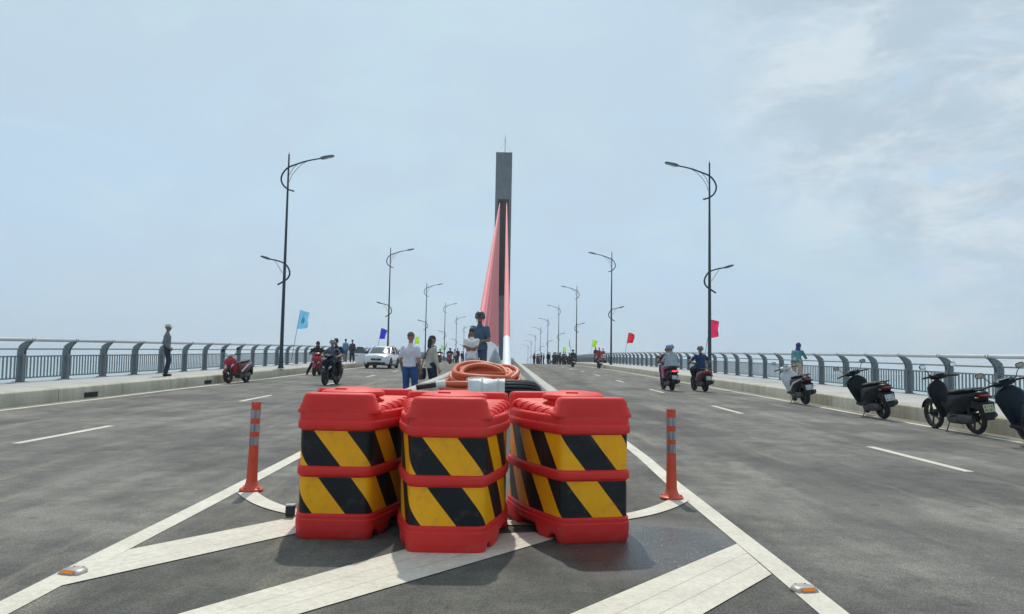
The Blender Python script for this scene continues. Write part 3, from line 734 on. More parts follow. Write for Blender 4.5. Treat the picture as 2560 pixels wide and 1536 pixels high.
def scooter_meshes(kind):
    if kind in _smesh: return _smesh[kind]
    ub = kind == 'underbone'
    wr, tw = (.295, .036) if ub else (.275, .056)
    fy, ry = .63, -.62
    D = {}
    def put(name, mb, mats, at=None, parent=None, ang=40): D.setdefault(name, []).append((mb.mesh(name, mats, ang), at or (0, 0, 0), parent))
    T = MB()
    pr = []
    for k in range(12):
        a = 2*math.pi*k/12; pr.append((wr-tw+tw*math.cos(a)*1.0, tw*math.sin(a)*1.15))
    rot = Matrix.Rotation(math.pi/2, 4, 'Y')
    n = 32
    T.loft([[rot @ Vector((r*math.cos(2*math.pi*j/n), r*math.sin(2*math.pi*j/n), z)) for r, z in pr] for j in range(n)]+[[rot @ Vector((r, 0, z)) for r, z in pr]], False)
    Rm = MB(); q = wr-2*tw+.008
    Rm.lathe([(q, -.028), (q, .028), (q-.018, .028), (q-.022, 0), (q-.018, -.028), (q, -.028)], 28, rot, False)
    Rm.lathe([(.045, -.05), (.045, .05)], 14, rot); 
    for k in range(5):
        a = 2*math.pi*k/5; Rm.box((0, (q*.5)*math.cos(a), (q*.5)*math.sin(a)), (.022, .03, q), (a-math.pi/2, 0, 0))
    Rm.lathe([(.085, .036), (.085, .042)], 18, rot)
    for yy in (fy, ry):
        put('wheel', T, M_tyre, (0, yy, wr)); put('rim', Rm, M_rim, (0, 0, 0), 'wheel')
    f = MB(); ax = (fy, wr)
    rows = []
    for i in range(11):
        a = R(18+135*i/10); r_ = wr+.035
        rows.append([(x, ax[0]+(r_-abs(x)**2*6)*math.cos(a), ax[1]+(r_-abs(x)**2*6)*math.sin(a)) for x in (-.068, -.06, -.035, 0, .035, .06, .068)])
    f.grid(rows); f.grid([[(p[0]*.93, ax[0]+(p[1]-ax[0])*.975, ax[1]+(p[2]-ax[1])*.975) for p in r_] for r_ in rows]); put('front_fender', f, 'body')
    f = MB()
    for s in (-1, 1): f.tube([(s*.072, fy, wr), (s*.068, fy-.08, wr+.22), (s*.055, .43, .80)], [.02, .022, .02], 8)
    f.tube([(0, .47, .70), (0, .33, 1.03)], .03, 8); put('fork', f, M_exh)
    b = MB()
    w = .8 if ub else 1.04
    b.loft([zsec(.255, .28, .085*w, .06, .05), zsec(.40, .31, .135*w, .085, .055), zsec(.56, .345, .19*w, .11, .07), zsec(.72, .385, .235*w, .125, .085), zsec(.82, .40, .235*w, .125, .085), zsec(.89, .395, .185*w, .11, .07), zsec(.94, .385, .10*w, .07, .05), zsec(.97, .37, .05*w, .04, .04)])
    put('leg_shield', b, 'body')
    for s in (-1, 1):
        b = MB(); b.loft([[(s*x, y, z) for x, y, z in q_] for q_ in ([(.05, .475, .60), (.17, .43, .72), (.18, .42, .67), (.06, .46, .55)], [(.05, .522, .61), (.175, .472, .73), (.185, .46, .67), (.06, .505, .555)])])
        put('position_lamp', b, M_lampg)
    b = MB(); b.loft([sec(.20, 1.0, 1.06, .06), sec(.25, .985, 1.085, .15), sec(.33, .975, 1.105, .175), sec(.41, .98, 1.10, .14), sec(.455, 1.0, 1.075, .08)]); put('handlebar_cover', b, 'body')
    b = MB(); b.ell((0, .43, 1.035), (.085, .05, .042), 14, 9); put('headlamp', b, 'head')
    b = MB(); b.box((0, .255, 1.093), (.16, .09, .012), (R(-20), 0, 0), .005); put('dashboard', b, M_lampg)
    for s in (-1, 1):
        b = MB(); b.tube([(s*.13, .30, 1.035), (s*.22, .28, 1.04), (s*.345, .235, 1.03)], [.018, .019, .019], 8); b.tube([(s*.17, .33, 1.03), (s*.25, .345, 1.02), (s*.34, .32, 1.015)], .007, 5); put('handle_grip', b, M_blk)
        b = MB(); b.tube([(s*.18, .29, 1.07), (s*.23, .30, 1.16), (s*.285, .285, 1.22)], .007, 5); b.loft([sec(.285, 1.20, 1.285, .062, 3, 14, s*.30), sec(.305, 1.195, 1.29, .066, 3, 14, s*.30), sec(.325, 1.215, 1.27, .04, 3, 14, s*.30)]); put('mirror', b, M_blk)
        g_ = MB(); g_.loft([sec(.2835, 1.207, 1.278, .055, 3, 14, s*.30), sec(.281, 1.207, 1.278, .055, 3, 14, s*.30)]); put('mirror_glass', g_, M_mirror, (0, 0, 0), 'mirror')
    b = MB()
    if ub: b.loft([sec(.30, .44, .60, .07), sec(.1, .40, .56, .08), sec(-.08, .42, .66, .09)])
    else: b.box((0, .13, .315), (.28, .44, .07), None, .025)
    put('floorboard', b, M_blk)
    b = MB(); k = .85 if ub else 1
    b.loft([sec(.02, .32, .70, .12*k), sec(-.06, .26, .75, .175*k), sec(-.25, .27, .77, .205*k), sec(-.45, .33, .785, .21*k), sec(-.68, .44, .80, .19*k), sec(-.86, .55, .81, .15*k), sec(-.97, .64, .80, .10*k), sec(-1.0, .68, .78, .07*k)]); put('rear_body', b, 'body')
    for s in (-1, 1):
        b = MB(); b.loft([[(s*x, y, z) for x, y, z in q_] for q_ in ([(.19*k, -.05, .46), (.216*k, -.45, .66), (.15*k, -.90, .755), (.15*k, -.90, .73), (.218*k, -.45, .60), (.19*k, -.05, .38)], [(.12*k, -.05, .46), (.12*k, -.45, .66), (.08*k, -.90, .755), (.08*k, -.90, .73), (.12*k, -.45, .61), (.12*k, -.05, .40)])])
        put('side_stripe', b, 'trim')
    b = MB(); b.loft([sec(.03, .70, .73, .06), sec(-.03, .70, .765, .10), sec(-.18, .73, .805, .165), sec(-.36, .75, .81, .175), sec(-.48, .76, .84, .175), sec(-.70, .78, .855, .15), sec(-.86, .79, .835, .08), sec(-.90, .80, .825, .04)]); put('seat', b, M_seat)
    b = MB(); b.tube(catmull([(-.135, -.60, .79), (-.13, -.82, .84), (-.09, -.97, .86), (.09, -.97, .86), (.13, -.82, .84), (.135, -.60, .79)], 3), .013, 6); put('grab_rail', b, M_exh)
    b = MB(); b.ell((0, -.975, .725), (.10, .04, .036), 14, 8); put('tail_lamp', b, 'tail')
    for s in (-1, 1):
        b = MB(); b.ell((s*.13, -.945, .69), (.045, .035, .022), 10, 6)
        put('turn_signal', b, mat('amber_lens', (.22, .07, .015), .25, 0, .1, 6, 0, .5))
    b = MB(); b.loft([[(-.14, -.78, .64), (.14, -.78, .64), (.14, -.60, .54), (-.14, -.60, .54)], [(-.135, -1.0, .60), (.135, -1.0, .60), (.13, -.90, .48), (-.13, -.90, .48)], [(-.11, -1.035, .44), (.11, -1.035, .44), (.10, -.97, .40), (-.10, -.97, .40)], [(-.06, -1.06, .30), (.06, -1.06, .30), (.06, -1.04, .29), (-.06, -1.04, .29)]]); put('rear_fender', b, M_blk)
    b = MB(); b.box((0, -1.032, .50), (.19, .006, .14), (R(-16), 0, 0), .002); put('licence_plate', b, 'plate')
    b = MB(); c_, s_ = math.cos(R(-16)), math.sin(R(-16))
    for row, zz in ((0, .032), (1, -.03)):
        for j in range(4 if row == 0 else 5):
            xx = -.062+.124*j/(3 if row == 0 else 4)
            b.box((xx, -1.032-.0042*c_-zz*s_, .50-.0042*s_+zz*c_), (.007+.010*((j*7+row*3) % 3 == 0), .002, .042), (R(-16), 0, 0))
    put('plate_characters', b, mat('plate_ink', (.05, .05, .055), .5), (0, 0, 0), 'licence_plate')
    b = MB(); b.box((-.02, -.20, .27), (.26, .44, .20), None, .06); b.box((-.11, -.52, .29), (.12, .44, .17), None, .05); b.box((-.105, -.48, .285), (.075, .36, .13), None, .04); b.lathe([(.08, 0), (.085, .03), (.05, .04)], 16, Matrix.Translation((-.14, -.30, .29)) @ Matrix.Rotation(-math.pi/2, 4, 'Y')); put('engine', b, M_eng)
    b = MB(); b.tube(catmull([(.05, -.10, .27), (.10, -.25, .20), (.14, -.42, .24), (.165, -.52, .285)], 4), .018, 7); b.tube([(.165, -.50, .28), (.17, -.56, .29), (.185, -.86, .35), (.187, -.92, .362)], [.03, .056, .06, .04], 12); put('exhaust', b, M_exh)
    b = MB(); b.tube([(.205, -.60, .335), (.225, -.84, .385)], .035, 8, True, None); put('heat_shield', b, M_eng)
    b = MB()
    for s in ((-1, 1) if ub else (-1,)): b.tube([(s*.125, -.64, .32), (s*.13, -.70, .62)], [.022, .018], 8)
    b.box((-.05, -.5, .34), (.05, .34, .06)); put('shock_absorber', b, M_exh)
    b = MB(); b.tube([(-.09, -.02, .24), (-.17, -.06, .12), (-.235, -.07, .012)], .011, 6); b.box((-.24, -.07, .008), (.05, .04, .012)); put('side_stand', b, M_exh)
    for s in (-1, 1):
        b = MB(); b.tube([(s*.14, -.30, .34), (s*.26, -.32, .335)], .014, 6)
        put('footpeg', b, M_blk)
    _smesh[kind] = D; return D
def scooter(loc, rot, lean, label, body, trim=None, tail=None, head=None, plate=None, kind='scooter', group='scooters and motorbikes on the bridge', over=None, skip=(), steer=0):
    r = empty('motor_scooter' if kind == 'scooter' else 'motorbike', loc, label, 'scooter' if kind == 'scooter' else 'motorbike', group, R(rot), R(lean))
    mm_ = {'body': body, 'trim': trim or body, 'tail': tail or M_redl, 'head': head or M_lampg, 'plate': plate or M_plate}
    if over: mm_.update(over)
    made = {}
    for name, lst in scooter_meshes(kind).items():
        if name in skip: continue
        for i, (me, at, par) in enumerate(lst):
            p = r if not par else made[par][min(i, len(made[par])-1)]
            o = link(name, me, p); o.location = at; made.setdefault(name, []).append(o)
            if steer and not par and (name in STEER or (name == 'wheel' and i == 0)):
                ax = Matrix.Translation((0, .43, .8)) @ Matrix.Rotation(R(-24), 4, 'X')
                o.matrix_basis = ax @ Matrix.Rotation(R(steer), 4, 'Z') @ ax.inverted() @ Matrix.Translation(at)
            if len(me.materials) == 1 and me.materials[0] is None or (name in _role):
                o.material_slots[0].link = 'OBJECT'; o.material_slots[0].material = mm_.get(name, mm_[_role[name]])
    return r
STEER = ('front_fender', 'fork', 'handlebar_cover', 'headlamp', 'dashboard', 'handle_grip', 'mirror')
_role = {'front_fender': 'body', 'leg_shield': 'body', 'handlebar_cover': 'body', 'headlamp': 'head', 'rear_body': 'body', 'side_stripe': 'trim', 'tail_lamp': 'tail', 'licence_plate': 'plate'}
_om = MB.mesh
def _mesh(s, name, mats, ang=35):
    if isinstance(mats, str): mats = M_blk
    return _om(s, name, mats, ang)
MB.mesh = _mesh

# ------------------------------------------------------------------ people
SKIN = mat('skin_tan', (.36, .19, .125), .55, 0, .06, 9)
SKIND = mat('skin_brown', (.25, .125, .08), .55, 0, .06, 9)
def cloth(n, c): return mat('cloth_'+n, c, .85, 0, .22, 7, .35)
def union(mb, voxel, smooth=3):
    me = _om(mb, 'tmp', SKIN, 0); o = bpy.data.objects.new('tmp', me); COL.objects.link(o)
    a = o.modifiers.new('r', 'REMESH'); a.mode = 'VOXEL'; a.voxel_size = voxel; a.use_smooth_shade = True
    b = o.modifiers.new('s', 'SMOOTH'); b.iterations = smooth; b.factor = .5
    dg = bpy.context.evaluated_depsgraph_get(); ev = o.evaluated_get(dg); nm = bpy.data.meshes.new_from_object(ev)
    vs = [v.co.copy() for v in nm.vertices]; fs = [tuple(p.vertices) for p in nm.polygons]
    bpy.data.objects.remove(o); bpy.data.meshes.remove(me); bpy.data.meshes.remove(nm)
    q = MB(); q.v = vs; q.f = [list(f) for f in fs]; q.mi = [0]*len(fs); return q
def ik(a, b, l1, l2, pole):
    d = b-a; L_ = d.length; mx = (l1+l2)*.995
    if L_ > mx: b = a+d*(mx/L_); d = b-a; L_ = mx
    u = d.normalized(); x = (l1*l1-l2*l2+L_*L_)/(2*L_); h = math.sqrt(max(0, l1*l1-x*x))
    n = (pole-u*pole.dot(u)).normalized(); return a+u*x+n*h, b
def person(loc, label, rot, outfit, group=None, H=1.68, pelvis=None, lean=0., side=0., hands=None, feet=None, hy=0., hp=0., detail=1, rlean=0., elbow=None, knee=None, twist=0.):
    root = empty('person', loc, label, 'person', group, R(rot), R(rlean)); k = H/1.68
    V = Vector; vox = .015*k if detail else .03
    pel = V(pelvis) if pelvis else V((0, 0, .94*k))
    up = V((math.sin(R(side)), math.sin(R(lean)), math.cos(R(lean)))).normalized()
    rt = V((math.cos(R(twist)), math.sin(R(twist)), -math.sin(R(side)))).normalized(); fw = up.cross(rt).normalized()
    wa = pel+up*.16*k; ch = pel+up*.33*k; nk = pel+up*.475*k
    hq = Quaternion(up, R(hy)) @ Quaternion(rt, R(-hp)); hf = hq @ fw; hu = hq @ up; hr = hf.cross(hu)
    hd = nk+up*.06*k+hu*.115*k+hf*.015*k
    hip = [pel+V((s*.085*k, 0, -.03*k)) for s in (-1, 1)]; sh = [nk-up*.068*k+rt*s*.170*k for s in (-1, 1)]
    feet = [V(f) for f in feet] if feet else [V((s*.10*k, 0, .085*k)) for s in (-1, 1)]
    hands = [V(h) for h in hands] if hands else [pel+rt*s*.23*k+fw*.07*k-up*.10*k for s in (-1, 1)]
    ep = [V(e) for e in elbow] if elbow else [V((s*.25, -1, -.3)) for s in (-1, 1)]
    kp = [V(e) for e in knee] if knee else [V((s*.15, 1, .3)) for s in (-1, 1)]
    EL, WR, KN, AN = [], [], [], []
    for i in (0, 1):
        e, w = ik(sh[i], hands[i], .285*k, .25*k, ep[i]); EL.append(e); WR.append(w)
        e, w = ik(hip[i], feet[i], .42*k, .42*k, kp[i]); KN.append(e); AN.append(w)
    fdir = [V((0, 1, 0)) for _ in (0, 1)]
    def torso(b, g, lo=0.):
        for s in (-1, 1):
            b.cap(pel+rt*s*.065*k-up*lo*k, wa+rt*s*.045*k, (.098+g)*k, (.092+g)*k, 12, lo > 0)
            b.cap(wa+rt*s*.045*k, ch+rt*s*.07*k, (.092+g)*k, (.102+g)*k, 12)
            b.cap(ch+rt*s*.07*k, sh[(s+1)//2]-rt*s*.025*k, (.102+g)*k, (.052+g*.6)*k, 12)
        b.cap(ch, nk, (.10+g)*k, (.055+g*.6)*k, 12)
    B = MB(); torso(B, 0)
    B.cap(nk-up*.02*k, hd-hu*.06*k, .052*k, .05*k)
    Mh = Matrix((hr, hf, hu)).transposed().to_4x4(); Mh.translation = hd
    B.ell((0, -.008*k, .02*k), (.074*k, .095*k, .098*k), 16, 11, Mh); B.ell((0, .025*k, -.055*k), (.056*k, .066*k, .062*k), 14, 9, Mh)
    B.cap(Mh @ V((0, .088*k, .012*k)), Mh @ V((0, .103*k, -.022*k)), .011*k, .016*k, 8)
    for s in (-1, 1): B.ell((s*.077*k, -.006*k, -.008*k), (.012*k, .024*k, .034*k), 8, 6, Mh)
    for i, s in ((0, -1), (1, 1)):
        B.cap(sh[i], EL[i], .052*k, .042*k); B.cap(EL[i], WR[i], .042*k, .029*k)
        fd = (WR[i]-EL[i]).normalized(); pn = fd.cross(up); pn = pn.normalized() if pn.length > .1 else rt
        B.cap(WR[i], WR[i]+fd*.07*k, .026*k, .034*k)
        B.cap(hip[i], KN[i], .082*k, .056*k); B.cap(KN[i], KN[i].lerp(AN[i], .35), .056*k, .056*k); B.cap(KN[i].lerp(AN[i], .35), AN[i], .056*k, .036*k)
        B.cap(AN[i]-V((0, 0, .03*k)), AN[i]+fdir[i]*.13*k-V((0, 0, .05*k)), .04*k, .03*k)
    body = union(B, vox)
    if detail:
        for i, s in ((0, -1), (1, 1)):
            fd = (WR[i]-EL[i]).normalized(); sd_ = fd.orthogonal().normalized()
            a = V((s, .2, 0)); sd_ = fd.cross(a).normalized() if fd.cross(a).length > .1 else sd_; nn = sd_.cross(fd).normalized()
            p0 = WR[i]+fd*.075*k
            if nn.dot(V((0, 0, 1))) > 0: nn = -nn
            for j, ln in enumerate((.062, .07, .066, .052)):
                q = p0+sd_*(j-1.5)*.018*k; m1 = q+(fd*.8+nn*.5).normalized()*ln*.5*k; m2 = m1+(fd*.35+nn*.95).normalized()*ln*.5*k
                body.tube([q-fd*.02*k, q, m1, m2], [.0095*k, .0095*k, .0085*k, .006*k], 6)
            q = WR[i]+fd*.03*k-sd_*.03*k; m1 = q-sd_*.026*k+fd*.03*k+nn*.01*k; body.tube([q, m1, m1+fd*.028*k+nn*.014*k], [.012*k, .010*k, .007*k], 6)
    bo = body.build('body', outfit.get('skin', SKIN), root, 0)
    for p in bo.data.polygons: p.use_smooth = True
    def garment(name, mb, m_, sm=3):
        q = union(mb, vox*1.05, sm); o = q.build(name, m_, root, 0)
        for p in o.data.polygons: p.use_smooth = True
        return o
    top = outfit.get('top'); bot = outfit.get('bottom')
    if bot:
        g = MB()
        for s in (-1, 1): g.cap(pel+rt*s*.065*k+up*.05*k, hip[(s+1)//2], .112*k, .105*k, 12, True)
        for i in (0, 1):
            g.cap(hip[i], KN[i], .10*k, .075*k, 12)
            e = AN[i] if outfit.get('legs', 'long') == 'long' else KN[i].lerp(AN[i], .15)
            g.cap(KN[i], e+V((0, 0, .015*k)), .075*k, (.066 if outfit.get('legs', 'long') == 'long' else .08)*k, 12, False, True)
        if outfit.get('skirt'):
            mid = (KN[0]+KN[1])/2; g.cap(pel, mid, .15*k, .19*k, 16, False, True)
        garment('skirt' if outfit.get('skirt') else 'trousers', g, bot)
    if top:
        g = MB(); torso(g, .017, outfit.get('hem', .09))
        for s in (-1, 1): g.cap(pel+rt*s*.055*k-up*outfit.get('hem', .09)*k, wa+rt*s*.04*k, .128*k, .108*k, 14, True)
        for i in (0, 1):
            if outfit.get('sleeve') == 'long':
                g.cap(sh[i]-rt*(2*i-1)*.01*k, EL[i], .063*k, .054*k, 12); g.cap(EL[i], WR[i]-(WR[i]-EL[i]).normalized()*.015, .054*k, .041*k, 12, False, True)
            else: g.cap(sh[i]-rt*(2*i-1)*.01*k, sh[i].lerp(EL[i], .78), .064*k, .060*k, 12, False, True)
        if outfit.get('cape'):
            g.cap(ch, pel-up*.02+V((0, -.02, -.05)), .19*k, .30*k, 18, False, True)
        garment('raincoat' if outfit.get('cape') else outfit.get('topname', 'shirt'), g, top)
    for i in (0, 1):
        g = MB(); a = AN[i]-V((0, .045*k, .045*k)); g.cap(a, AN[i]+fdir[i]*.15*k-V((0, 0, .05*k)), .046*k, .038*k, 10); g.cap(AN[i]-V((0, 0, .0)), AN[i]-V((0, 0, .05*k)), .045*k, .05*k)
        q = g if not detail else union(g, .012, 2); o = q.build('shoe', outfit.get('shoe', M_blk), root, 0)
    hk, hc = outfit.get('head', ('hair', M_hair))
    g = MB()
    def shell(rx, ry, rz_, c, a1, cut=.0, n=18, th=.012):
        m_ = 8; pr = [(max(.004, math.sin(a1*j/m_)), math.cos(a1*j/m_)) for j in range(m_+1)]
        inn = [(r*(1-th/rx), z*(1-th/rx)) for r, z in reversed(pr)]
        T = Mh @ Matrix.Translation(V(c)*k) @ Matrix.Rotation(cut, 4, 'X') @ Matrix.Diagonal((rx*k, ry*k, rz_*k, 1))
        g.lathe(pr+inn, n, T, False)
    if hk == 'helmet':
        shell(.122, .142, .132, (0, -.01, .022), R(104), R(12)); g.cap(Mh @ V((-.07*k, .115*k, .03*k)), Mh @ V((.07*k, .115*k, .03*k)), .02*k, .02*k, 8)
        g.add([Mh @ (V(p)*k) for p in [(-.1, .09, .035), (.1, .09, .035), (.07, .165, .015), (-.07, .165, .015), (-.1, .09, .022), (.1, .09, .022), (.07, .165, .006), (-.07, .165, .006)]], [(0, 1, 2, 3), (7, 6, 5, 4), (0, 4, 5, 1), (1, 5, 6, 2), (2, 6, 7, 3), (3, 7, 4, 0)])
        g.build('helmet', hc, root, 50)
        g = MB(); g.tube([Mh @ (V(p)*k) for p in [(-.085, .0, -.03), (-.062, .03, -.105), (0, .05, -.125), (.062, .03, -.105), (.085, .0, -.03)]], .006*k, 5); g.build('chin_strap', M_blk, root)
    elif hk == 'cap':
        shell(.085, .106, .10, (0, -.008, .035), R(92), R(4)); rows = [[Mh @ (V((x, .085*math.sqrt(max(0, 1-(x/.085)**2))+e*(1-(x/.09)**2), .032-e*.18-abs(x)*.12))*k) for x in (-.08, -.055, -.03, 0, .03, .055, .08)] for e in (-.01, .04, .085)]
        g.grid(rows); g.grid([[p-hu*.006*k for p in q] for q in rows]); g.build('cap', hc, root, 50)
    elif hk == 'hood':
        g2 = MB(); g2.ell((0, -.02*k, .015*k), (.098*k, .112*k, .118*k), 16, 10, Mh); g2.cap(hd-hu*.06*k-hf*.03*k, nk-up*.01, .085*k, .10*k); g2 = union(g2, vox, 3); g2.build('hood', hc, root, 0)
    else:
        shell(.083, .104, .103, (0, -.012, .026), R(96), R(-24)); 
        if hk == 'long_hair': g.cap(Mh @ V((0, -.07*k, -.02*k)), Mh @ V((0, -.10*k, -.17*k)), .07*k, .05*k, 12)
        g.build('hair', hc, root, 50)
    if outfit.get('eyes'):
        g = MB()
        for s in (-1, 1): g.ell((s*.032*k, .088*k, .018*k), (.012*k, .008*k, .007*k), 8, 5, Mh)
        g.build('eyes', mat('eye_dark', (.02, .015, .012), .2), root)
        g = MB(); g.ell((0, .089*k, -.055*k), (.024*k, .007*k, .006*k), 8, 5, Mh); g.build('lips', mat('lips', (.28, .09, .075), .5), root)
    root['_j'] = 1; del root['_j']
    return root, dict(hands=WR, elbow=EL, neck=nk, hip=hip, sh=sh, pel=pel, head=hd)
M_hair = mat('hair_black', (.010, .009, .009), .5, 0, .3, 30, .3)
HG = [(-.31, .215, 1.045), (.31, .215, 1.045)]
def rider(loc, label, rot, outfit, group='riders on the bridge', rl=0., feet=None, **k):
    return person(loc, label, rot, outfit, group, pelvis=(0, -.14, .90), lean=6, hands=HG, feet=feet or [(-.11, .16, .43), (.11, .16, .43)], elbow=[(-.7, -.3, -.5), (.7, -.3, -.5)], rlean=rl, **k)
def pillion(loc, label, rot, outfit, group='riders on the bridge', rl=0., **k):
    return person(loc, label, rot, outfit, group, pelvis=(0, -.55, .93), lean=8, hands=[(-.15, -.22, 1.02), (.15, -.22, 1.02)], feet=[(-.23, -.30, .43), (.23, -.30, .43)], knee=[(-.35, 1, .3), (.35, 1, .3)], elbow=[(-.8, -.5, -.4), (.8, -.5, -.4)], rlean=rl, **k)
def G(x, y): return (x, y, rz(y)+.003)
def GS(x, y): return (x, y, rz(y)+KH+.018)
P_black = paint('black', (.006, .010, .014)); P_dark = paint('blue_black', (.008, .016, .026)); P_white = paint('white', (.62, .63, .63)); P_red = paint('red', (.38, .018, .03)); P_maroon = paint('maroon', (.16, .012, .03)); P_grey = paint('grey', (.20, .205, .21)); P_wine = paint('wine', (.13, .02, .025))
# parked on the right
scooter(G(8.78, 12.05), -1, -9, 'black scooter parked furthest right, cut off by the photo edge', P_dark, plate=M_plate, steer=-28)
scooter(G(8.93, 14.42), 2, -7, 'black motorbike with a yellowish plate and large mirrors, parked at the right kerb', P_black, plate=M_platey, kind='underbone')
scooter(G(8.86, 17.6), 0, -10, 'black scooter with a pale plate parked between the motorbike and the white scooter', P_black, steer=-26)
scooter(G(8.90, 22.1), 0, -8, 'white and black scooter parked by the leaning woman in teal', P_black, P_white, over={'leg_shield': P_white, 'handlebar_cover': P_white, 'tail_lamp': M_redl}, steer=-20)
# ridden on the right
lE = G(7.68, 28.4); scooter(lE, 4, 0, 'grey and dark red scooter ridden by a person in a blue shirt', P_grey, P_grey, over={'rear_body': P_wine, 'leg_shield': P_dark})
rider(lE, 'person in a dark blue shirt and patterned helmet riding alone', 4, dict(top=cloth('navy', (.012, .035, .10)), bottom=cloth('dark_trousers', (.02, .022, .028)), sleeve='short', head=('helmet', mat('helmet_pattern', (.10, .12, .11), .3, 0, .9, 22, 0, .5))), feet=[(-.17, .10, .40), (.15, .16, .43)])
lF = G(6.54, 28.65); scooter(lF, 2, 0, 'dark scooter with a lit tail lamp carrying two riders', P_dark, P_dark, tail=M_on, over={'tail_lamp': M_on})
rider(lF, 'person in a brown shirt and bright blue cap driving in front of a pillion', 2, dict(top=cloth('brown', (.07, .028, .03)), bottom=cloth('dark_trousers', (.02, .022, .028)), sleeve='short', head=('cap', cloth('cap_blue', (.02, .22, .55)))), hy=25, H=1.72)
pillion(lF, 'pillion in a grey raincoat, pink trousers and pale blue helmet', 2, dict(top=cloth('raincoat_grey', (.30, .35, .37)), bottom=cloth('pink', (.52, .16, .25)), sleeve='long', cape=1, head=('helmet', paint('pale_blue', (.20, .26, .42)))))
lF2 = G(7.55, 33.5); scooter(lF2, 4, 0, 'dark scooter half hidden behind the pair on the right carriageway', P_maroon, P_dark)
rider(lF2, 'person in dark clothes half hidden behind the pair on the right carriageway', 4, dict(top=cloth('black', (.018, .018, .022)), bottom=cloth('maroon_cloth', (.06, .015, .02)), sleeve='long', head=('helmet', P_black)), H=1.55)
lH = G(7.0, 72.8); scooter(lH, 0, 0, 'dark scooter far up the right carriageway, by the third right lamp', P_black)
rider(lH, 'person in dark green with a raised dark pennant far up the right carriageway', 0, dict(top=cloth('dark_green', (.012, .035, .035)), bottom=cloth('dark_green', (.012, .035, .035)), sleeve='long', cape=1, head=('helmet', P_black)), detail=0)
lI = G(8.93, 68.2); scooter(lI, 0, 0, 'dark scooter ridden by a person in dark red near the right kerb', P_dark, P_white, over={'side_stripe': P_white})
rider(lI, 'person in a dark red jacket riding below the yellow green flag', 0, dict(top=cloth('dark_red', (.30, .03, .03)), bottom=cloth('dark_trousers', (.02, .022, .028)), sleeve='long', head=('hood', cloth('dark_red', (.30, .03, .03)))), detail=0)
# left carriageway
scooter(G(-9.50, 28.45), 170, 8, 'red and white scooter parked facing the camera at the left kerb', P_red, P_white, over={'rear_body': P_wine, 'front_fender': P_wine, 'side_stripe': P_white, 'handlebar_cover': P_white}, plate=M_plate)
lK = G(-6.02, 28.3); scooter(lK, 173.5, 0, 'black scooter with two riders coming towards the camera', P_black, P_dark, over={'headlamp': M_blkg})
rider(lK, 'driver in a grey blue short sleeved shirt and striped helmet coming towards the camera', 173.5, dict(top=cloth('grey_blue', (.085, .105, .14)), bottom=cloth('navy_jeans', (.018, .03, .055)), sleeve='short', eyes=1, head=('helmet', mat('helmet_stripe', (.16, .18, .19), .3, 0, .95, 14, 0, .6))), H=1.66)
pillion(lK, 'dark haired pillion in a black shirt behind the striped helmet', 173.5, dict(top=cloth('navy_black', (.012, .018, .035)), bottom=cloth('dark_brown', (.05, .03, .03)), sleeve='short', head=('hair', M_hair)), H=1.78)
lJ = G(-8.72, 37.2); scooter(lJ, 182, -4, 'red scooter stopped near the left kerb with a rider in black', P_red, P_maroon, over={'rear_body': P_maroon, 'headlamp': P_red, 'position_lamp': M_hon})
rider(lJ, 'rider in a black jacket and dark cap resting one foot beside a red scooter', 182, dict(top=cloth('black', (.018, .018, .022)), bottom=cloth('black', (.018, .018, .022)), sleeve='long', head=('hood', cloth('dark_maroon', (.05, .025, .03)))), feet=[(-.13, .16, .43), (.48, -.02, .09)])
lL = G(-5.3, 80.5); scooter(lL, 180, 0, 'red scooter coming far away on the left carriageway', P_red, P_maroon, over={'position_lamp': M_hon})
rider(lL, 'person in dark blue riding the distant red scooter', 180, dict(top=cloth('navy_black', (.012, .018, .035)), bottom=cloth('dark_trousers', (.02, .022, .028)), sleeve='long', head=('helmet', P_dark)), detail=0)
lM = G(-7.3, 92); scooter(lM, 180, 0, 'distant scooter with a lit lamp behind the woman in beige', P_wine, P_wine, head=M_hon)
rider(lM, 'distant rider in brown on the scooter with a lit lamp', 180, dict(top=cloth('brown', (.07, .028, .03)), bottom=cloth('dark_trousers', (.02, .022, .028)), sleeve='long', head=('helmet', P_wine)), detail=0)
# on foot
person(GS(-10.75, 25.2), 'person in a pale cap, grey jacket and navy trousers on the left sidewalk', -70, dict(top=cloth('grey_jacket', (.17, .185, .21)), bottom=cloth('navy_jeans2', (.015, .028, .06)), sleeve='long', topname='jacket', head=('cap', cloth('cap_pale', (.55, .53, .52))), skin=SKIND, eyes=1), 'people on foot', H=1.68, hands=[(-.19, .06, .90), (.19, .10, .92)])
M_camo = mat('cap_camouflage', (.10, .085, .06), .85, 0, .9, 26)
person(G(-1.86, 18.0), 'person seen from behind in a white shirt, blue jeans and patterned cap', -8, dict(top=cloth('white_shirt', (.66, .62, .70)), bottom=cloth('blue_jeans', (.03, .085, .24)), sleeve='short', head=('cap', M_camo), skin=SKIN, hem=.02), 'people on foot', H=1.74, hands=[(-.25, .20, .92), (.23, .08, .88)])
w_, J = person(G(-1.58, 20.4), 'person with tied dark hair and a beige blouse by the median wall', -60, dict(top=cloth('beige_blouse', (.46, .43, .36)), bottom=cloth('dark_blue_trousers', (.012, .025, .05)), sleeve='long', topname='blouse', head=('long_hair', M_hair), eyes=1, skin=SKIN), 'people on foot', H=1.72, hands=[(-.24, .16, .90), (.26, .10, .84)], hy=10)
M_bag = mat('bag_leather', (.022, .02, .024), .45, 0, .3, 12, .2)
r = empty('shoulder_bag', G(-1.58, 20.4), 'dark shoulder bag hanging on the strap of the person in beige', 'bag', None, R(-60))
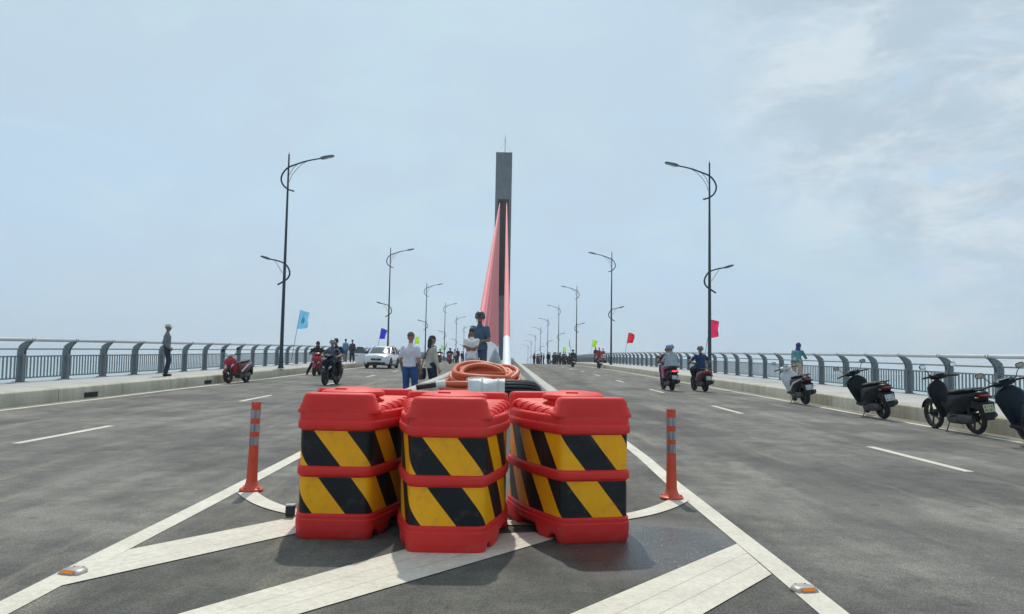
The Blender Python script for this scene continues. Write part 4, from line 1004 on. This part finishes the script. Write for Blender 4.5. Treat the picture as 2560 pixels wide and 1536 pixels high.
b = MB(); b.loft([sec(-.10, .58, .86, .16, 4), sec(-.06, .55, .90, .20, 4), sec(.02, .56, .90, .19, 4), sec(.05, .60, .86, .15, 4)], M=Matrix.Translation((-.32, -.12, 0))); b.build('pouch', M_bag, r)
b = MB(); b.tube(catmull([(-.30, -.10, .88), (-.22, .10, 1.15), (-.06, .15, 1.36), (.06, .06, 1.47), (.02, -.10, 1.38), (-.16, -.16, 1.12), (-.34, -.14, .88)], 4), .012, 6); b.build('strap', M_bag, r)
fl = .475
def GM(x, y): return (x, y, rz(y)+fl)
person(GM(-.25, 18.6), 'tall person in a dark helmet and blue shirt on the median behind the hose', 175, dict(top=cloth('steel_blue', (.055, .10, .16)), bottom=cloth('slate_trousers', (.05, .065, .11)), sleeve='short', head=('helmet', paint('helmet_navy', (.02, .03, .055))), skin=SKIND, eyes=1), 'people on foot', H=1.80, hands=[(-.08, .28, 1.12), (.10, .27, 1.14)], elbow=[(-.6, -.5, -.8), (.6, -.5, -.8)])
person(GM(-.40, 17.6), 'child in a white shirt with folded arms in front of the helmeted person', 178, dict(top=cloth('white_tee', (.70, .68, .66)), bottom=cloth('pale_blue_trousers', (.36, .42, .50)), sleeve='short', head=('hair', M_hair), skin=SKIND, eyes=1), 'people on foot', H=1.40, hands=[(.09, .17, .97), (-.08, .19, .95)], elbow=[(-.5, -.3, -1), (.5, -.3, -1)])
person(GS(10.9, 27.2), 'person in a teal jacket and purple hood leaning on the right railing', -40, dict(top=cloth('teal', (.06, .20, .21)), bottom=cloth('beige_trousers', (.42, .33, .26)), sleeve='long', topname='jacket', head=('hood', cloth('purple', (.055, .04, .17)))), 'people on foot', H=1.62, pelvis=(0, -.22, .84), lean=32, hands=[(-.10, .30, 1.06), (.12, .30, 1.06)], elbow=[(-.5, .2, -1), (.5, .2, -1)], feet=[(-.1, -.16, .085), (.1, -.20, .085)], hp=-20)
person(GS(-11.45, 57), 'person in a light blue top and shorts on the left sidewalk behind the riders', 170, dict(top=cloth('sky_blue', (.12, .24, .40)), bottom=cloth('blue_shorts', (.05, .12, .22)), sleeve='short', legs='short', head=('hair', M_hair), skin=SKIND), 'people on foot', H=1.68, detail=0)
person(GS(-10.75, 56), 'person in a dark open jacket over white on the left sidewalk by the car', 185, dict(top=cloth('black_white', (.06, .05, .06)), bottom=cloth('dark_trousers', (.02, .022, .028)), sleeve='long', skirt=1, topname='jacket', head=('hair', M_hair), skin=SKIND), 'people on foot', H=1.62, detail=0)

# ------------------------------------------------------------------ white car with its kerb-side door open
def car(loc, rot):
    r = empty('parked_car', loc, 'white compact car facing the camera with its kerb side door open', 'car', None, R(rot))
    MW_ = mat('car_white', (.72, .75, .76), .22, 0, .03, 2, 0, .9); MG = mat('car_glass', (.02, .035, .035), .08, 0, .1, 2, 0, .6)
    MK = mat('car_cladding', (.012, .013, .015), .55)
    def cs(y, zb, zt, hw):
        return [(-hw*.80, y, zb), (hw*.80, y, zb), (hw*.97, y, zb+.10), (hw, y, zb+.30), (hw*.985, y, zt-.16), (hw*.93, y, zt-.05), (hw*.72, y, zt), (0, y, zt+.025), (-hw*.72, y, zt), (-hw*.93, y, zt-.05), (-hw*.985, y, zt-.16), (-hw, y, zb+.30), (-hw*.97, y, zb+.10)]
    b = MB(); b.loft([cs(2.17, .34, .76, .66), cs(2.12, .26, .86, .78), cs(1.98, .22, .93, .84), cs(1.6, .20, .985, .875), cs(.95, .20, 1.03, .885), cs(.0, .20, 1.0, .885), cs(-1.4, .20, 1.02, .88), cs(-1.95, .26, 1.02, .83), cs(-2.13, .38, .95, .76)]); b.build('body', MW_, r, 28)
    def gh(z, y0, y1, hw): return [(-hw, y1, z), (hw, y1, z), (hw, (y0+y1)/2, z), (hw*.97, y0-.12, z), (hw*.8, y0, z), (-hw*.8, y0, z), (-hw*.97, y0-.12, z), (-hw, (y0+y1)/2, z)]
    b = MB(); b.loft([gh(.99, 1.12, -1.95, .80), gh(1.25, .68, -1.86, .735), gh(1.46, .24, -1.72, .64)]); b.build('window_glass', MG, r, 25)
    b = MB(); b.loft([gh(1.452, .27, -1.75, .655), gh(1.50, .17, -1.70, .63), gh(1.53, -.05, -1.5, .52)]); b.build('roof', MW_, r, 28)
    for s in (-1, 1):
        b = MB(); b.tube([(s*.755, 1.03, 1.0), (s*.70, .62, 1.24), (s*.635, .18, 1.465)], .033, 6); b.build('front_pillar', MW_, r)
        b = MB(); b.tube([(s*.81, -.25, 1.0), (s*.655, -.35, 1.465)], .035, 6); b.tube([(s*.79, -1.45, 1.0), (s*.63, -1.3, 1.465)], .07, 6); b.build('rear_pillar', MK, r)
        b = MB(); b.tube([(s*.56, .1, 1.53), (s*.57, -1.5, 1.54)], .018, 6); b.build('roof_rail', MK, r)
        b = MB(); b.loft([[(s*.40, 2.17, .80), (s*.74, 2.03, .84), (s*.76, 2.0, .77), (s*.44, 2.17, .73)], [(s*.40, 2.08, .80), (s*.74, 1.94, .84), (s*.76, 1.9, .77), (s*.44, 2.08, .73)]]); b.build('headlight', M_lampg, r)
        b = MB(); b.loft([[(s*.66, 2.145, .72), (s*.70, 2.13, .72), (s*.75, 2.07, .40), (s*.72, 2.09, .40)], [(s*.66, 2.05, .72), (s*.70, 2.03, .72), (s*.75, 1.97, .40), (s*.72, 1.99, .40)]]); b.build('running_lamp', mat('lamp_strip', (.85, .88, .9), .2), r)
        b = MB(); b.box((s*.80, .78, 1.06), (.04, .04, .06)); b.ell((s*.93, .80, 1.10), (.10, .06, .07), 10, 7); b.build('wing_mirror', MK, r)
        for y in (1.35, -1.28):
            b = MB(); pr = [(.21, -.10), (.30, -.105), (.335, -.07), (.335, .07), (.30, .105), (.21, .10)]
            b.lathe(pr, 26, Matrix.Translation((0, 0, 0)) @ Matrix.Rotation(math.pi/2, 4, 'Y')); w = b.build('wheel', M_tyre, r); w.location = (s*.78, y, .335)
            b = MB(); b.lathe([(.215, -.09*s), (.215, .09*s), (.06, .10*s)], 22, Matrix.Rotation(math.pi/2, 4, 'Y'))
            for k in range(5): a = 2*math.pi*k/5; b.box((s*.108, .12*math.cos(a), .12*math.sin(a)), (.02, .05, .22), (a-math.pi/2, 0, 0))
            q = b.build('rim', M_rim, w)
            b = MB(); P = [(s*.86, y+.395*math.cos(R(a)), .33+.395*math.sin(R(a))) for a in range(-10, 191, 12)]; b.tube(P, .05, 6); b.build('wheel_arch', MK, r)
        b = MB(); b.box((s*.875, .03, .24), (.05, 1.9, .12), None, .02); b.build('sill', MK, r)
    b = MB(); b.loft([[(-.40, 2.155, .74), (.40, 2.155, .74), (.33, 2.185, .54), (-.33, 2.185, .54)], [(-.40, 2.05, .74), (.40, 2.05, .74), (.33, 2.05, .54), (-.33, 2.05, .54)]])
    for k in range(5): b.box((0, 2.18, .56+.035*k), (.62+.03*k, .02, .008))
    b.build('grille', MK, r)
    b = MB(); b.box((0, 2.135, .36), (1.25, .10, .13), None, .03); b.box((0, 2.10, .26), (1.45, .12, .06), None, .02); b.build('bumper_intake', MK, r)
    b = MB(); b.box((0, 2.21, .475), (.46, .012, .10)); b.build('licence_plate', M_plate, r)
    b = MB(); b.loft([[(-.035, 2.195, .70), (.035, 2.195, .70), (.03, 2.2, .63), (0, 2.202, .605), (-.03, 2.2, .63)], [(-.03, 2.205, .695), (.03, 2.205, .695), (.025, 2.21, .63), (0, 2.212, .612), (-.025, 2.21, .63)]]); b.build('badge', mat('chrome', (.7, .72, .74), .15, 1), r)
    b = MB(); b.tube([(-.5, 1.12, 1.03), (0, 1.03, 1.06)], .008, 4); b.tube([(.05, 1.12, 1.03), (.5, .98, 1.07)], .008, 4); b.build('wiper', MK, r)
    # open door, hinged at the front right of the car
    D = bpy.data.objects.new('door', None); D = MB()
    M_ = Matrix.Translation((.89, .88, 0)) @ Matrix.Rotation(R(62), 4, 'Z')
    D.loft([[(-.03, 0, .32), (.03, 0, .32), (.035, 0, .98), (-.035, 0, 1.0)], [(-.03, -.1, .30), (.035, -.1, .30), (.045, -.1, 1.0), (-.04, -.1, 1.0)], [(-.03, -1.0, .30), (.035, -1.0, .30), (.045, -1.08, 1.01), (-.04, -1.08, 1.01)]], True, True, M_)
    d = D.build('door', MW_, r)
    b = MB(); b.loft([[(-.012, -.02, 1.0), (.012, -.02, 1.0), (-.10, -.52, 1.42), (-.124, -.52, 1.42)], [(-.012, -1.02, 1.0), (.012, -1.02, 1.0), (-.10, -.98, 1.44), (-.124, -.98, 1.44)]], True, True, M_); b.build('door_window', MG, d)
    b = MB(); b.tube([M_ @ Vector(p) for p in [(0, -.02, 1.0), (-.11, -.52, 1.43), (-.115, -.98, 1.45), (0, -1.06, 1.0)]], .022, 6); b.build('window_frame', MK, d)
    b = MB(); b.box(tuple(M_ @ Vector((.055, -.9, .84))), (.03, .16, .035), (0, 0, R(62))); b.build('door_handle', MK, d)
    return r
car(G(-8.15, 53.6), 178)

# ------------------------------------------------------------------ flags tied to the railing
M_pole = mat('bamboo_pole', (.16, .15, .12), .6, 0, .3, 8)
def flag(s, y, colr, nm, label, tilt, hgt=2.05, h=1.08, w=.60, seed=0, emblem=None):
    z0 = rz(y)+KH+.03; r = empty('flag', (s*12.0-s*.12, y, z0), label, 'flag', 'coloured flags tied along the railings')
    b = MB(); L_ = 1.1+hgt; d = Vector((math.sin(R(tilt)), 0, math.cos(R(tilt)))); b.tube([d*.25, d*L_*.6, d*L_], [.018, .016, .011], 6); b.build('flagpole', M_pole, r)
    rn = random.Random(seed); P = []; nu, nv = 14, 16; ph = rn.random()*6
    for i in range(nv+1):
        v = i/nv; base = d*(L_-.03-h*v); row = []
        for j in range(nu+1):
            u = j/nu
            x = w*u*(.93-.10*math.sin(v*2.6+ph)); zz = -.16*u*u*h*(1-v)-.05*u*math.sin(3*u+ph)+.05*u*v
            yy = .10*u*math.sin(5.5*u+2.5*v+ph)+.05*u*math.sin(9*v+ph*2)
            row.append(base+Vector((x, yy, zz)))
        P.append(row)
    b = MB(); b.grid(P); c = b.build('cloth', cloth_(nm, colr), r, 0)
    for p in c.data.polygons: p.use_smooth = True
    if emblem:
        b = MB()
        def at_(u, v):
            i, j = min(nv-1, int(v*nv)), min(nu-1, int(u*nu)); fu, fv = u*nu-j, v*nv-i
            return P[i][j].lerp(P[i][j+1], fu).lerp(P[i+1][j].lerp(P[i+1][j+1], fu), fv)
        for side in (-.006, .006):
            for st in ([(.42, .38), (.38, .62)], [(.62, .36), (.56, .66)], [(.40, .50), (.58, .50)], [(.30, .56), (.34, .66), (.48, .68)], [(.66, .44), (.72, .52), (.66, .60)], [(.50, .30), (.52, .70)]):
                b.tube([at_(*q)+Vector((0, side, 0)) for q in st], .014, 4)
        b.build('emblem', mat('emblem_green', (.03, .22, .24), .8), c, 0)
    return r
def cloth_(n, c):
    M = mat('flag_'+n, c, .8, 0, .10, 5, .1)
    N, L, new = nodes(M.node_tree); b = N['Principled BSDF']; o_ = N['Material Output']
    t = new('ShaderNodeBsdfTranslucent', inp={0: (*c, 1)}); m_ = new('ShaderNodeMixShader', inp={0: .5}); L.new(b.outputs[0], m_.inputs[1]); L.new(t.outputs[0], m_.inputs[2]); L.new(m_.outputs[0], o_.inputs[0]); return M
flag(-1, 44, (.22, .60, .88), 'light_blue', 'light blue flag with a green emblem on the left railing', 8, 2.1, 1.1, .62, 1, True)
flag(-1, 73, (.05, .05, .62), 'dark_blue', 'plain dark blue flag on the left railing above the white car', 9, 2.0, 1.05, .62, 2)
flag(-1, 102, (.55, .85, .04), 'lime', 'yellow green flag on the left railing behind the person in beige', 9, 2.0, 1.05, .6, 3)
flag(1, 44, (.85, .03, .13), 'pink_red', 'bright pink red flag on the right railing beside the nearest right lamp', 9, 2.0, 1.1, .62, 4)
flag(1, 73, (.80, .035, .045), 'red', 'small red flag on the right railing, beyond the two riders', 9, 2.0, 1.05, .60, 5)
flag(1, 102, (.55, .85, .04), 'lime', 'yellow green flag on the right railing above the rider in dark red', 9, 2.0, 1.05, .6, 6)
flag(1, 150, (.50, .85, .10), 'pale_lime', 'pale lime flag over the crowd at the right kerb', 6, 2.2, 1.05, .6, 7)
flag(-1, 146, (.45, .85, .25), 'pale_green', 'pale green flag over the distant group on the left', 6, 2.0, 1.05, .6, 8)

# ------------------------------------------------------------------ things stored on the median
M_hose = mat('hose_orange', (.60, .115, .042), .5, 0, .16, 30, .5)
def coil(loc, label, R0, turns, hgt, rad, tilt, seed, rx=1.):
    r = empty('hose_coil', loc, label, 'hose', 'coils of orange corrugated duct'); rn = random.Random(seed)
    for L_ in range(turns):
        P = []; n = 56; r0 = R0*(1-.10*(L_ % 3))+rn.uniform(-.03, .03); z0 = hgt*(L_//1)/max(1, turns-1); ox, oy = rn.uniform(-.06, .06), rn.uniform(-.06, .06); ph = rn.random()*6
        for k in range(n+1):
            a = 2*math.pi*k/n; w = 1+.05*math.sin(2*a+ph)+.03*math.sin(3*a+ph*2)
            p = Vector((rx*r0*w*math.cos(a)+ox, r0*w*math.sin(a)+oy, z0+.05*math.sin(a*1+ph)+.03*math.sin(2*a+ph)))
            P.append(Matrix.Rotation(R(tilt), 3, 'X') @ p)
        b = MB(); b.tube(P[:-1]+[P[0]], rad, 9, False); b.build('hose_loop', M_hose, r)
    return r
zf = lambda y: rz(y)+.47
coil((-.05, 15.0, zf(15)+.06), 'lower wide pile of orange duct coils lying flat on the median', .80, 8, .22, .05, 2, 4, 1.0)
c2 = coil((-.05, 15.3, zf(15)+.34), 'upper orange duct coil tilted towards the camera on the pile', .60, 7, .15, .05, 14, 9, 1.05)
M_wrapw = mat('wrap_white', (.62, .63, .62), .6, 0, .15, 6, .3)
b = MB()
for k in range(5): b.tube(catmull([(-.30, -.60+.01*k, -.20+.045*k), (-.24, -.66, -.17+.045*k), (-.02, -.70, -.16+.045*k), (.16, -.68, -.19+.045*k), (.22, -.62, -.22+.045*k)], 4), .034, 7)
b.build('white_binding', M_wrapw, c2)
r = empty('pipe_bundle', (.33, 10.55, zf(10.5)), 'horizontal bundle of black pipe half wrapped in a white sheet, behind the barriers', 'pipe bundle')
b = MB()
for k in range(26):
    a = 2*math.pi*k/26; c_, s_ = math.cos(a), math.sin(a); b.tube([(-.02, .19*c_, .25+.225*s_), (.34, .19*c_, .25+.225*s_), (.44, .175*c_, .25+.20*s_), (.50, .13*c_, .25+.15*s_), (.525, .07*c_, .25+.08*s_)], .026, 7)
b.tube([(.0, 0, .25), (.5, 0, .25)], .17, 16); b.build('black_pipes', mat('pipe_black', (.008, .009, .011), .35, 0, .3, 40, .3), r)
b = MB(); rows = []
for i in range(9):
    x = -.47+.50*i/8; rows.append([(x, (.215+.012*math.sin(7*i+k*1.3))*math.copysign(abs(math.cos(2*math.pi*k/20))**.55, math.cos(2*math.pi*k/20)), .255+(.245+.012*math.cos(5*i+k*2.1))*math.copysign(abs(math.sin(2*math.pi*k/20))**.55, math.sin(2*math.pi*k/20))) for k in range(20)])
b.loft(rows); b.build('white_sheet', M_wrapw, r)
b = MB()
for x in (-.28, -.06): b.tube([(x, .226*math.copysign(abs(math.cos(2*math.pi*k/20))**.55, math.cos(2*math.pi*k/20)), .255+.256*math.copysign(abs(math.sin(2*math.pi*k/20))**.55, math.sin(2*math.pi*k/20))) for k in range(21)], .009, 5, False)
b.build('binding_strap', mat('strap_pale', (.52, .53, .53), .6), r)
r = empty('wrapped_tube', (-.72, 11.3, zf(11.3)), 'dark tube with a white wrapped end resting on boards behind the left barrier', 'tube')
b = MB(); b.tube([(-.22, -.05, .34), (.08, .02, .385)], .045, 10); b.build('dark_tube', mat('pipe_black', (.008, .009, .011)), r)
b = MB(); b.tube([(.06, .015, .383), (.20, .04, .40)], .055, 10); b.build('wrapped_end', M_wrapw, r)
r = empty('board_stack', (-.60, 11.2, zf(11.2)), 'pale boards stacked on the median behind the left barrier', 'boards')
for k in range(6):
    b = MB(); b.box((.02*math.sin(k*3), .02*math.cos(k*5), .026+.048*k), (.82, .22, .044), (0, 0, R(4*math.sin(k*2.2))), .004); b.build('board', mat('pale_wood', (.40, .35, .27), .8, 0, .25, 5, .3), r)
def tarp(loc, label, sx, sy, h, seed):
    r = empty('tarpaulin_pile', loc, label, 'tarpaulin', 'sheeted piles on the median'); rn = random.Random(seed); P = []
    n = 16
    for i in range(n+1):
        row = []
        for j in range(n+1):
            u, v = i/n*2-1, j/n*2-1
            e = max(0, 1-abs(u)**1.3)*max(0, 1-abs(v)**2.2)
            row.append((sx*u*(.8+.2*e)+rn.uniform(-.012, .012), sy*v+rn.uniform(-.012, .012), h*e**.8+rn.uniform(0, .02)))
        P.append(row)
    b = MB(); b.grid(P); b.build('sheet', mat('tarp_grey', (.26, .28, .30), .45, 0, .25, 5, .5), r, 0)
    b = MB(); b.box((0, 0, h*.25), (sx*.9, sy*.9, h*.5)); b.build('stacked_load', mat('pale_wood', (.40, .35, .27)), r)
    b = MB()
    for s in (-1, 1): b.tube(catmull([(s*sx*.75, -sy*.85, .04), (s*sx*.40, -sy*.45, h*.55), (s*sx*.05, -sy*.05, h+.02)], 5), .016, 6)
    b.build('edge_rope', mat('rope_white', (.62, .64, .65), .7), r)
tarp((.10, 22.0, rz(22)+.47), 'grey sheeted pile with pale edges beside the nearest white cable casing', .34, .5, .95, 3)
tarp((-.42, 23.5, rz(23)+.47), 'grey sheeted pile behind the tall helmeted person', .30, .5, .72, 5)

# ------------------------------------------------------------------ distant people near the crest
pal = [('black', (.012, .012, .016)), ('navy', (.012, .02, .05)), ('maroon', (.09, .012, .02)), ('slate', (.04, .055, .08)), ('dark green', (.012, .04, .035)), ('brown', (.06, .03, .025)), ('grey', (.14, .14, .15)), ('red', (.34, .03, .035)), ('white', (.55, .54, .54)), ('pink', (.5, .17, .2))]
protos = []
for i, (kw) in enumerate([dict(H=1.68), dict(H=1.60, hands=[(-.2, .2, .95), (.22, .2, 1.0)]), dict(H=1.74, hands=[(-.28, .0, .82), (.15, .26, 1.25)])]):
    p, _ = person((0, 0, 0), 'x', 0, dict(top=cloth('navy', (.012, .035, .10)), bottom=cloth('dark_trousers', (.02, .022, .028)), sleeve='long', head=('hair', M_hair), skin=SKIND), 'distant people near the crest', detail=0, **kw); protos.append(p)
used = set()
def crowd(x, y, side, ci, pi, rot, where):
    if pi in used: o = copy_tree(protos[pi])
    else: o = protos[pi]; used.add(pi)
    nm, c = pal[ci]; o.location = (x, y, rz(y)+(KH+.02 if abs(x) > 10 else .003)); o.rotation_euler = (0, 0, R(rot))
    o['label'] = 'person in a %s top standing far away, %s' % (nm, where); o['group'] = 'distant people near the crest'
    for ch in o.children:
        if ch.name.startswith('shirt'): ch.material_slots[0].link = 'OBJECT'; ch.material_slots[0].material = cloth('far_'+nm.replace(' ', '_'), c)
rn = random.Random(21)
# right kerb: rows seen from left to right in the photograph
spots = [(5.6, 130, 2), (6.0, 128, 5), (6.5, 131, 2), (5.3, 122, 2), (5.8, 120, 6), (6.3, 118, 1), (6.8, 121, 0), (7.2, 117, 0), (6.9, 111, 1), (7.2, 112, 0), (7.6, 110, 5), (7.9, 113, 0), (8.2, 111, 2), (8.5, 109, 3), (8.8, 112, 0), (7.6, 106, 4), (8.1, 105, 0), (8.6, 104, 3), (9.0, 106, 3), (9.2, 102, 0)]
for k, (x, y, ci) in enumerate(spots): crowd(x, y, 1, ci, k % 3, rn.uniform(-180, 180), 'in the crowd by the right kerb')
for k, (x, y, ci) in enumerate([(-7.0, 118, 0), (-6.5, 116, 1), (-6.1, 119, 0), (-5.7, 115, 4), (-5.3, 120, 0), (-4.9, 117, 1), (-7.7, 112, 3)]): crowd(x, y, -1, ci, k % 3, rn.uniform(-180, 180), 'in the left group near the crest')
crowd(-5.75, 88, -1, 9, 0, 160, 'behind the red scooter on the left'); crowd(-5.35, 89, -1, 8, 1, 190, 'behind the red scooter on the left'); crowd(-5.05, 90, -1, 2, 2, 170, 'behind the red scooter on the left')
crowd(11.0, 84.5, 1, 7, 0, 200, 'by the white stall on the right sidewalk'); crowd(11.5, 85, 1, 7, 1, 150, 'by the white stall on the right sidewalk'); crowd(10.7, 85.3, 1, 2, 2, 180, 'by the white stall on the right sidewalk')
r = empty('vendor_cart', GS(10.95, 83.2), 'small white vendor cart on the right sidewalk beside the people in red', 'cart')
b = MB(); b.box((0, 0, .78), (1.15, .55, .42), None, .03); b.build('box', mat('cart_white', (.6, .56, .56), .5), r)
b = MB(); b.box((0, 0, .36), (1.0, .5, .40), None, .02); b.build('cabinet', mat('cart_brown', (.16, .11, .09), .6), r)
for s in (-1, 1):
    b = MB(); b.lathe([(.17, -.03), (.17, .03)], 16, Matrix.Translation((s*.45, -.28, .17)) @ Matrix.Rotation(math.pi/2, 4, 'X')); b.build('wheel', M_tyre, r)
def pennant(loc, label, colr, curve, lean):
    r = empty('furled_pennant', loc, label, 'flag', None); b = MB(); P = catmull(curve, 5); b.tube(P, .015, 5); b.build('staff', M_pole, r)
    b = MB(); n = len(P); b.tube(P[n//4:], [.02+.10*math.sin(math.pi*min(1, i/(n-n//4-1)))*lean for i in range(n-n//4)], 7, True, None, .35); b.build('cloth', cloth_('furled_'+label.split()[1], colr), r)
pennant((6.75, 72.6, rz(72.6)+1.0), 'furled dark pennant held up by the rider in dark green', (.02, .05, .05), [(.1, 0, 0), (.02, 0, .7), (-.10, 0, 1.2), (-.13, 0, 1.65)], .6)
pennant((-5.85, 80.3, rz(80.3)+.75), 'furled maroon pennant raised beside the distant red scooter', (.10, .02, .03), [(-.15, 0, 0), (-.05, 0, .5), (.12, 0, 1.0), (.22, 0, 1.45)], 1.0)
for k, (x, y, P_) in enumerate([(8.9, 98, P_black), (8.4, 100, P_dark), (9.0, 108, P_black), (6.2, 126, P_maroon)]):
    scooter(G(x, y), 10, -6, 'dark scooter parked far away among the crowd by the right kerb', P_, group='far scooters among the crowd')

# ------------------------------------------------------------------ haze
HAZE = .00036
if HAZE:
    b = MB(); b.box((0, 770, 21), (3700, 2240, 78.0))
    me = b.mesh('haze', mat('tmp_haze', (1, 1, 1)), 0); o = link('haze', me); o['kind'] = 'stuff'
    M = bpy.data.materials.new('haze_air'); M.use_nodes = True; N, L, new = nodes(M.node_tree); N.clear()
    out = new('ShaderNodeOutputMaterial'); v = new('ShaderNodeVolumePrincipled'); v.inputs['Color'].default_value = (.90, .96, 1, 1); v.inputs['Density'].default_value = HAZE; v.inputs['Anisotropy'].default_value = .4
    L.new(v.outputs[0], out.inputs['Volume']); me.materials.clear(); me.materials.append(M)
